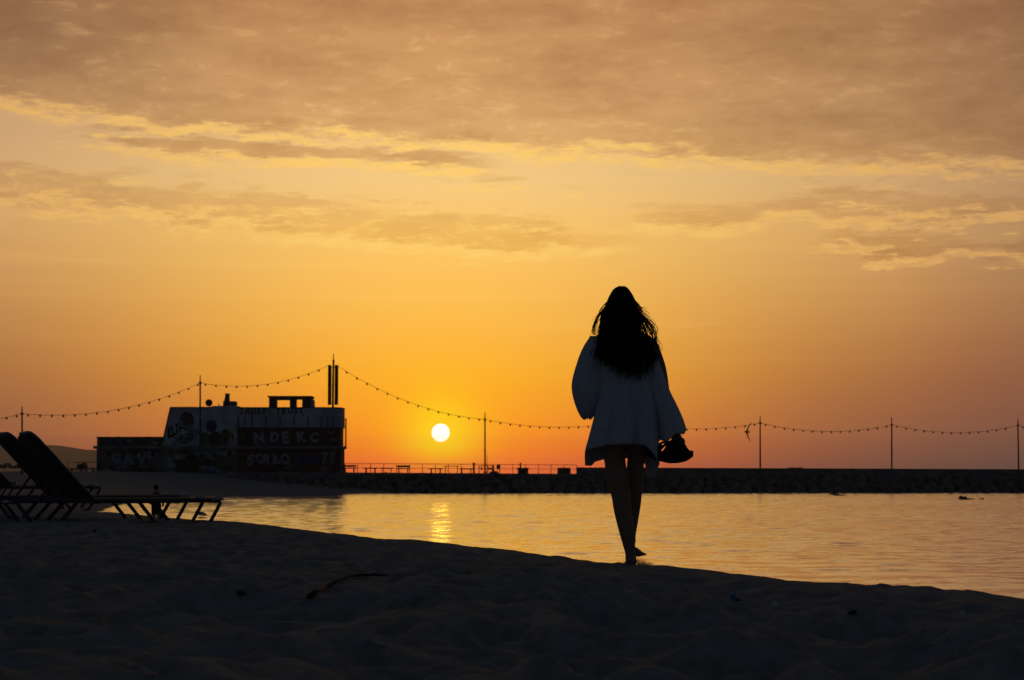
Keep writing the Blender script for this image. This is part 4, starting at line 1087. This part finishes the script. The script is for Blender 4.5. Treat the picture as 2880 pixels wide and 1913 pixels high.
# ------------------------------------------------------------------ other people in the water
def simple_person(chains, balls, name, loc, voxel, label, rz=0.0):
    mb = MB()
    for ch in chains:
        q = spline(ch, 4 * len(ch)); mb.tube([r[:3] for r in q], [max(r[3], 0.01) for r in q], 10)
    for c_, r_ in balls: mb.ball(c_, r_)
    o = link_mesh(name, solid_remesh(mb, 'person_body', voxel, 3), M['skin'], None, loc)
    o.rotation_euler.z = rz
    return tag(o, label, 'person')
def stand_person():
    ch = []
    for s_ in (-1, 1):
        ch.append([(s_ * 0.09, 0, 0.86, 0.09), (s_ * 0.10, 0.01, 0.66, 0.08), (s_ * 0.10, 0.0, 0.46, 0.058), (s_ * 0.10, -0.02, 0.3, 0.055), (s_ * 0.10, -0.01, 0.06, 0.038)])
        ch.append([(s_ * 0.10, -0.05, 0.035, 0.04), (s_ * 0.11, 0.06, 0.03, 0.045), (s_ * 0.12, 0.17, 0.02, 0.03)])
        ch.append([(s_ * 0.18, 0, 1.38, 0.065), (s_ * 0.27, -0.02, 1.2, 0.052), (s_ * 0.30, 0.0, 1.08, 0.045), (s_ * 0.20, 0.12, 0.98, 0.035), (s_ * 0.13, 0.18, 0.95, 0.03), (s_ * 0.09, 0.21, 0.94, 0.025)])
    ch.append([(0, 0, 0.82, 0.13), (0, 0, 0.95, 0.155), (0, 0, 1.1, 0.135), (0, 0, 1.25, 0.155), (0, 0, 1.36, 0.14), (0, 0, 1.43, 0.07), (0, 0.01, 1.5, 0.055)])
    o = simple_person(ch, [((0, 0.015, 1.60), (0.08, 0.098, 0.115)), ((0, 0.12, 1.585), (0.013, 0.018, 0.02))], 'person', (0, 0, 0), 0.018, 'distant dark-haired person standing knee-deep at the shoreline beyond the loungers')
    MB().ball((0, -0.015, 1.625), (0.092, 0.10, 0.105)).build('hair', M['hair'], o, True)
    MB().loft([[(a * math.cos(q), d_ * math.sin(q), z_) for q in np.linspace(0, 2 * math.pi, 16, endpoint=False)] for z_, a, d_ in ((0.66, 0.20, 0.12), (0.8, 0.195, 0.125), (0.95, 0.175, 0.17), (1.02, 0.165, 0.16))], cap=False).build('shorts', M['shorts'], o, True)
    MB().loft([[(a * math.cos(q), d_ * math.sin(q), z_) for q in np.linspace(0, 2 * math.pi, 16, endpoint=False)] for z_, a, d_ in ((0.92, 0.19, 0.17), (1.1, 0.17, 0.155), (1.25, 0.19, 0.17), (1.37, 0.21, 0.13), (1.44, 0.10, 0.09))], cap=False).build('shirt', M['shorts'], o, True)
    return o
sp_ = stand_person()
pp = px(439, 1453, 71.3)
sp_.location = (pp.x, 71.3, px(439, 1362, 71.3).z - 1.735); sp_.rotation_euler.z = -0.5
def swimmer(xp, yp, label, rz, arm_out):
    Yp = 5600 * H / (yp - 1343)
    p = px(xp, yp, Yp)
    ch = [[(0.0, 0, 0.02, 0.07), (0.18, 0, -0.02, 0.13), (0.45, 0, -0.08, 0.15), (0.75, 0, -0.10, 0.14), (0.95, 0, -0.08, 0.12)]]
    for s_ in (-1, 1):
        ch.append([(0.9, s_ * 0.08, -0.10, 0.09), (1.2, s_ * 0.10, -0.12, 0.07), (1.55, s_ * 0.10, -0.04, 0.05), (1.72, s_ * 0.09, 0.03, 0.045)])
        if s_ == arm_out: ch.append([(0.18, s_ * 0.17, 0.0, 0.055), (0.05, s_ * 0.28, 0.14, 0.05), (-0.22, s_ * 0.26, 0.11, 0.04), (-0.48, s_ * 0.2, 0.02, 0.035)])
        else: ch.append([(0.18, s_ * 0.17, -0.02, 0.055), (-0.1, s_ * 0.2, -0.05, 0.045), (-0.4, s_ * 0.16, -0.08, 0.035)])
    o = simple_person(ch, [((-0.12, 0, 0.10), (0.12, 0.09, 0.105))], 'person', (p.x, Yp, 0.035), 0.02, label, rz)
    MB().ball((-0.10, 0, 0.135), (0.125, 0.098, 0.10)).build('hair', M['hair'], o, True)
swimmer(2348, 1394, 'swimmer low in the water close under the breakwater rocks', 0.12, -1)
swimmer(2706, 1405, 'swimmer farther out from the rocks, head and arm above the water', 0.5, -1)

# ------------------------------------------------------------------ birds
def wing(s_, span, chord, dih, sweep, kink=0.5):
    rows = []; n = 9
    for k in range(n):
        u = k / (n - 1); c_ = chord * (1 - 0.25 * u) * math.sqrt(max(1 - (u * 0.98) ** 4, 0.02)); x_ = -sweep * max(u - kink, 0) * span + 0.06 * u * (1 - u)
        y_ = s_ * span * u * math.cos(dih); z_ = span * u * math.sin(dih) - 0.10 * span * max(u - kink, 0)
        rows.append([(x_ + c_ * 0.45, y_, z_), (x_ + c_ * 0.1, y_, z_ + 0.012 * (1 - 0.7 * u)), (x_ - c_ * 0.55, y_, z_ - 0.004), (x_ + c_ * 0.1, y_, z_ - 0.008 * (1 - 0.7 * u))])
    return MB().loft(rows)
def flying_bird(p, scale, label, rot, dihs):
    o = empty('bird', p, label, 'bird'); o.rotation_euler = rot if len(rot) == 3 and not hasattr(rot[0], '__len__') else Matrix([Vector(q).normalized() for q in rot]).transposed().to_euler(); o.scale = (scale,) * 3
    MB().tube([(0.21, 0, 0.01), (0.16, 0, 0.015), (0.08, 0, 0.0), (-0.03, 0, -0.005), (-0.13, 0, 0.0), (-0.2, 0, 0.005)], [0.012, 0.032, 0.05, 0.055, 0.035, 0.015], 10).build('body', M['gull_grey'], o, True)
    MB().tube([(0.2, 0, 0.01), (0.245, 0, 0.0)], [0.012, 0.003], 6).build('beak', M['gull_dark'], o)
    MB().loft([[(-0.16, -0.03, 0.006), (-0.16, 0.03, 0.006), (-0.16, 0.03, 0.0), (-0.16, -0.03, 0.0)], [(-0.28, -0.07, 0.004), (-0.28, 0.07, 0.004), (-0.28, 0.07, 0.001), (-0.28, -0.07, 0.001)]]).build('tail', M['gull_grey'], o)
    wing(1, 0.50, 0.15, dihs[0], 0.55).build('wing', M['gull_dark'], o); wing(-1, 0.50, 0.15, dihs[1], 0.55).build('wing', M['gull_dark'], o)
flying_bird(px(2100, 1215, 95), 1.0, 'dark bird banking on long narrow wings above the sea wall', ((-0.40, 0.91, 0.04), (0.03, -0.03, 1.0), (0.91, 0.40, -0.02)), (R(22), R(20)))
flying_bird(px(1707, 281, 280), 0.4, 'tiny distant bird high up against the clouds', (R(10), 0, R(200)), (R(15), R(12)))
gp = px(566, 1459, 70)
gz = max(0.0, ground(gp.x, gp.y))
o = empty('gull', (gp.x, gp.y, gz - 0.06), 'pale gull with dark head standing in the shallows under the lounger', 'gull'); o.rotation_euler.z = math.pi + 0.15
MB().tube([(0.12, 0, 0.20), (0.05, 0, 0.205), (-0.04, 0, 0.19), (-0.14, 0, 0.16), (-0.2, 0, 0.135)], [0.045, 0.07, 0.075, 0.045, 0.015], 10).build('body', M['gull_white'], o, True)
MB().tube([(0.10, 0, 0.22), (0.16, 0, 0.255), (0.19, 0, 0.262), (0.205, 0, 0.26)], [0.04, 0.036, 0.034, 0.012], 10).build('head', M['gull_dark'], o, True)
MB().tube([(0.2, 0, 0.258), (0.245, 0, 0.25)], [0.010, 0.003], 6).build('beak', M['red'], o)
for s_ in (-1, 1):
    MB().tube([(0.08, s_ * 0.055, 0.22), (-0.05, s_ * 0.066, 0.205), (-0.18, s_ * 0.03, 0.155), (-0.27, s_ * 0.012, 0.12)], [0.03, 0.045, 0.025, 0.006], 8, flat=0.5).build('wing', M['gull_grey'], o, True)
    MB().tube([(0.0, s_ * 0.03, 0.13), (0.01, s_ * 0.03, 0.0)], 0.006, 5).build('leg', M['red'], o)

# ------------------------------------------------------------------ litter and driftwood on the sand
def sand_hit(xp, yp):
    Yp = 5.0
    for Yq in np.arange(4.3, 21, 0.03):
        p = px(xp, yp, Yq)
        if p.z <= sand_z(p.x, p.y): return Vector((p.x, p.y, sand_z(p.x, p.y)))
    return p
way = [(868, 1694), (905, 1669), (945, 1648), (985, 1631), (1035, 1629), (1090, 1626)]
pts = [sand_hit(*q) for q in spline(way, 16)]
pts = [sum((pts[min(max(j, 0), 15)] for j in (i - 1, i, i + 1)), Vector()) / 3 if 0 < i < 15 else pts[i] for i in range(16)]
o_ = pts[3].copy()
mb = MB(); mb.tube([p - o_ + Vector((0.002 * (i % 2), 0, 0.016 + 0.002 * (i % 2))) for i, p in enumerate(pts)], [0.0105 - 0.0003 * i for i in range(len(pts))], 8)
tag(mb.build('driftwood_stick', M['bark'], None, True, o_), 'bent dark stick lying on the sand', 'stick')
def lump(name, xp, yp, size, mat, label, cat, sq=(1, 1, 0.6), rot=0.0):
    p = sand_hit(xp, yp); bm = bmesh.new(); bmesh.ops.create_icosphere(bm, subdivisions=2, radius=1.0)
    rr = random.Random(int(xp))
    pl = [(Vector((rr.gauss(0, 1), rr.gauss(0, 1), rr.gauss(0, 1))).normalized(), rr.uniform(0.45, 0.75)) for _ in range(7)]
    for v in bm.verts:
        for d, c_ in pl:
            q = v.co.dot(d)
            if q > c_: v.co -= d * (q - c_)
        v.co = Vector((v.co.x * sq[0], v.co.y * sq[1], v.co.z * sq[2])) * size
    me = bpy.data.meshes.new(name); bm.to_mesh(me); bm.free()
    o = link_mesh(name, me, mat, None, p + Vector((0, 0, size * sq[2] * 0.5))); o.rotation_euler = (0, rr.uniform(-0.2, 0.2), rot)
    tag(o, label, cat)
lump('plastic_scrap', 2062, 1686, 0.021, M['bluelit'], 'small blue plastic scrap on the sand', 'litter', (0.8, 0.8, 1.0))
lump('pebble', 2074, 1690, 0.014, M['bark'], 'dark pebble touching the blue plastic scrap', 'pebble')
lump('paper_scrap', 2178, 1716, 0.018, M['shell'], 'crumpled whitish paper scrap on the sand past the blue scrap', 'litter', (0.8, 0.8, 1.0))
lump('shell', 2708, 1735, 0.016, M['shell'], 'pale upright shell fragment out on the bare sand toward the water', 'shell', (0.6, 0.6, 1.2))
lump('shell', 745, 1527, 0.016, M['shell'], 'tiny bright shell on the sand near the loungers', 'shell', (1.0, 1.0, 0.7))
lump('shell', 2163, 1682, 0.010, M['shell'], 'tiny white shell chip between the blue scrap and the water', 'shell')
lump('driftwood_chunk', 1315, 1616, 0.034, M['palewood'], 'short pale driftwood chunk lying on the sand near the stick', 'driftwood', (1.5, 0.6, 0.5), -0.2)
lump('pebble', 677, 1679, 0.017, M['bark'], 'dark rounded pebble between the stick and the loungers', 'pebble', (1, 1, 0.8))
lump('pebble', 2395, 1738, 0.014, M['bark'], 'dark pebble lying beyond the paper scrap', 'pebble', (1.2, 1, 0.6))
lump('pebble', 267, 1496, 0.020, M['bark'], 'dark pebble on the sand below the loungers', 'pebble')

# ------------------------------------------------------------------ haze, an even body of air round everything
HAZE = 1
if HAZE:
    hm = bpy.data.materials.new('haze'); hm.use_nodes = True
    t = hm.node_tree; t.nodes.clear()
    o_m = t.nodes.new('ShaderNodeOutputMaterial'); v_ = t.nodes.new('ShaderNodeVolumePrincipled')
    v_.inputs['Color'].default_value = (0.98, 0.96, 0.92, 1); v_.inputs['Density'].default_value = HAZE_K; v_.inputs['Anisotropy'].default_value = 0.55
    t.links.new(v_.outputs[0], o_m.inputs['Volume'])
    hz_o = MB().box((-6900, -300, -3.6), (6900, 7800, HAZE_TOP)).build('haze', hm)
    tag(hz_o, 'thin even haze over the water and hills', 'haze', kind='stuff')
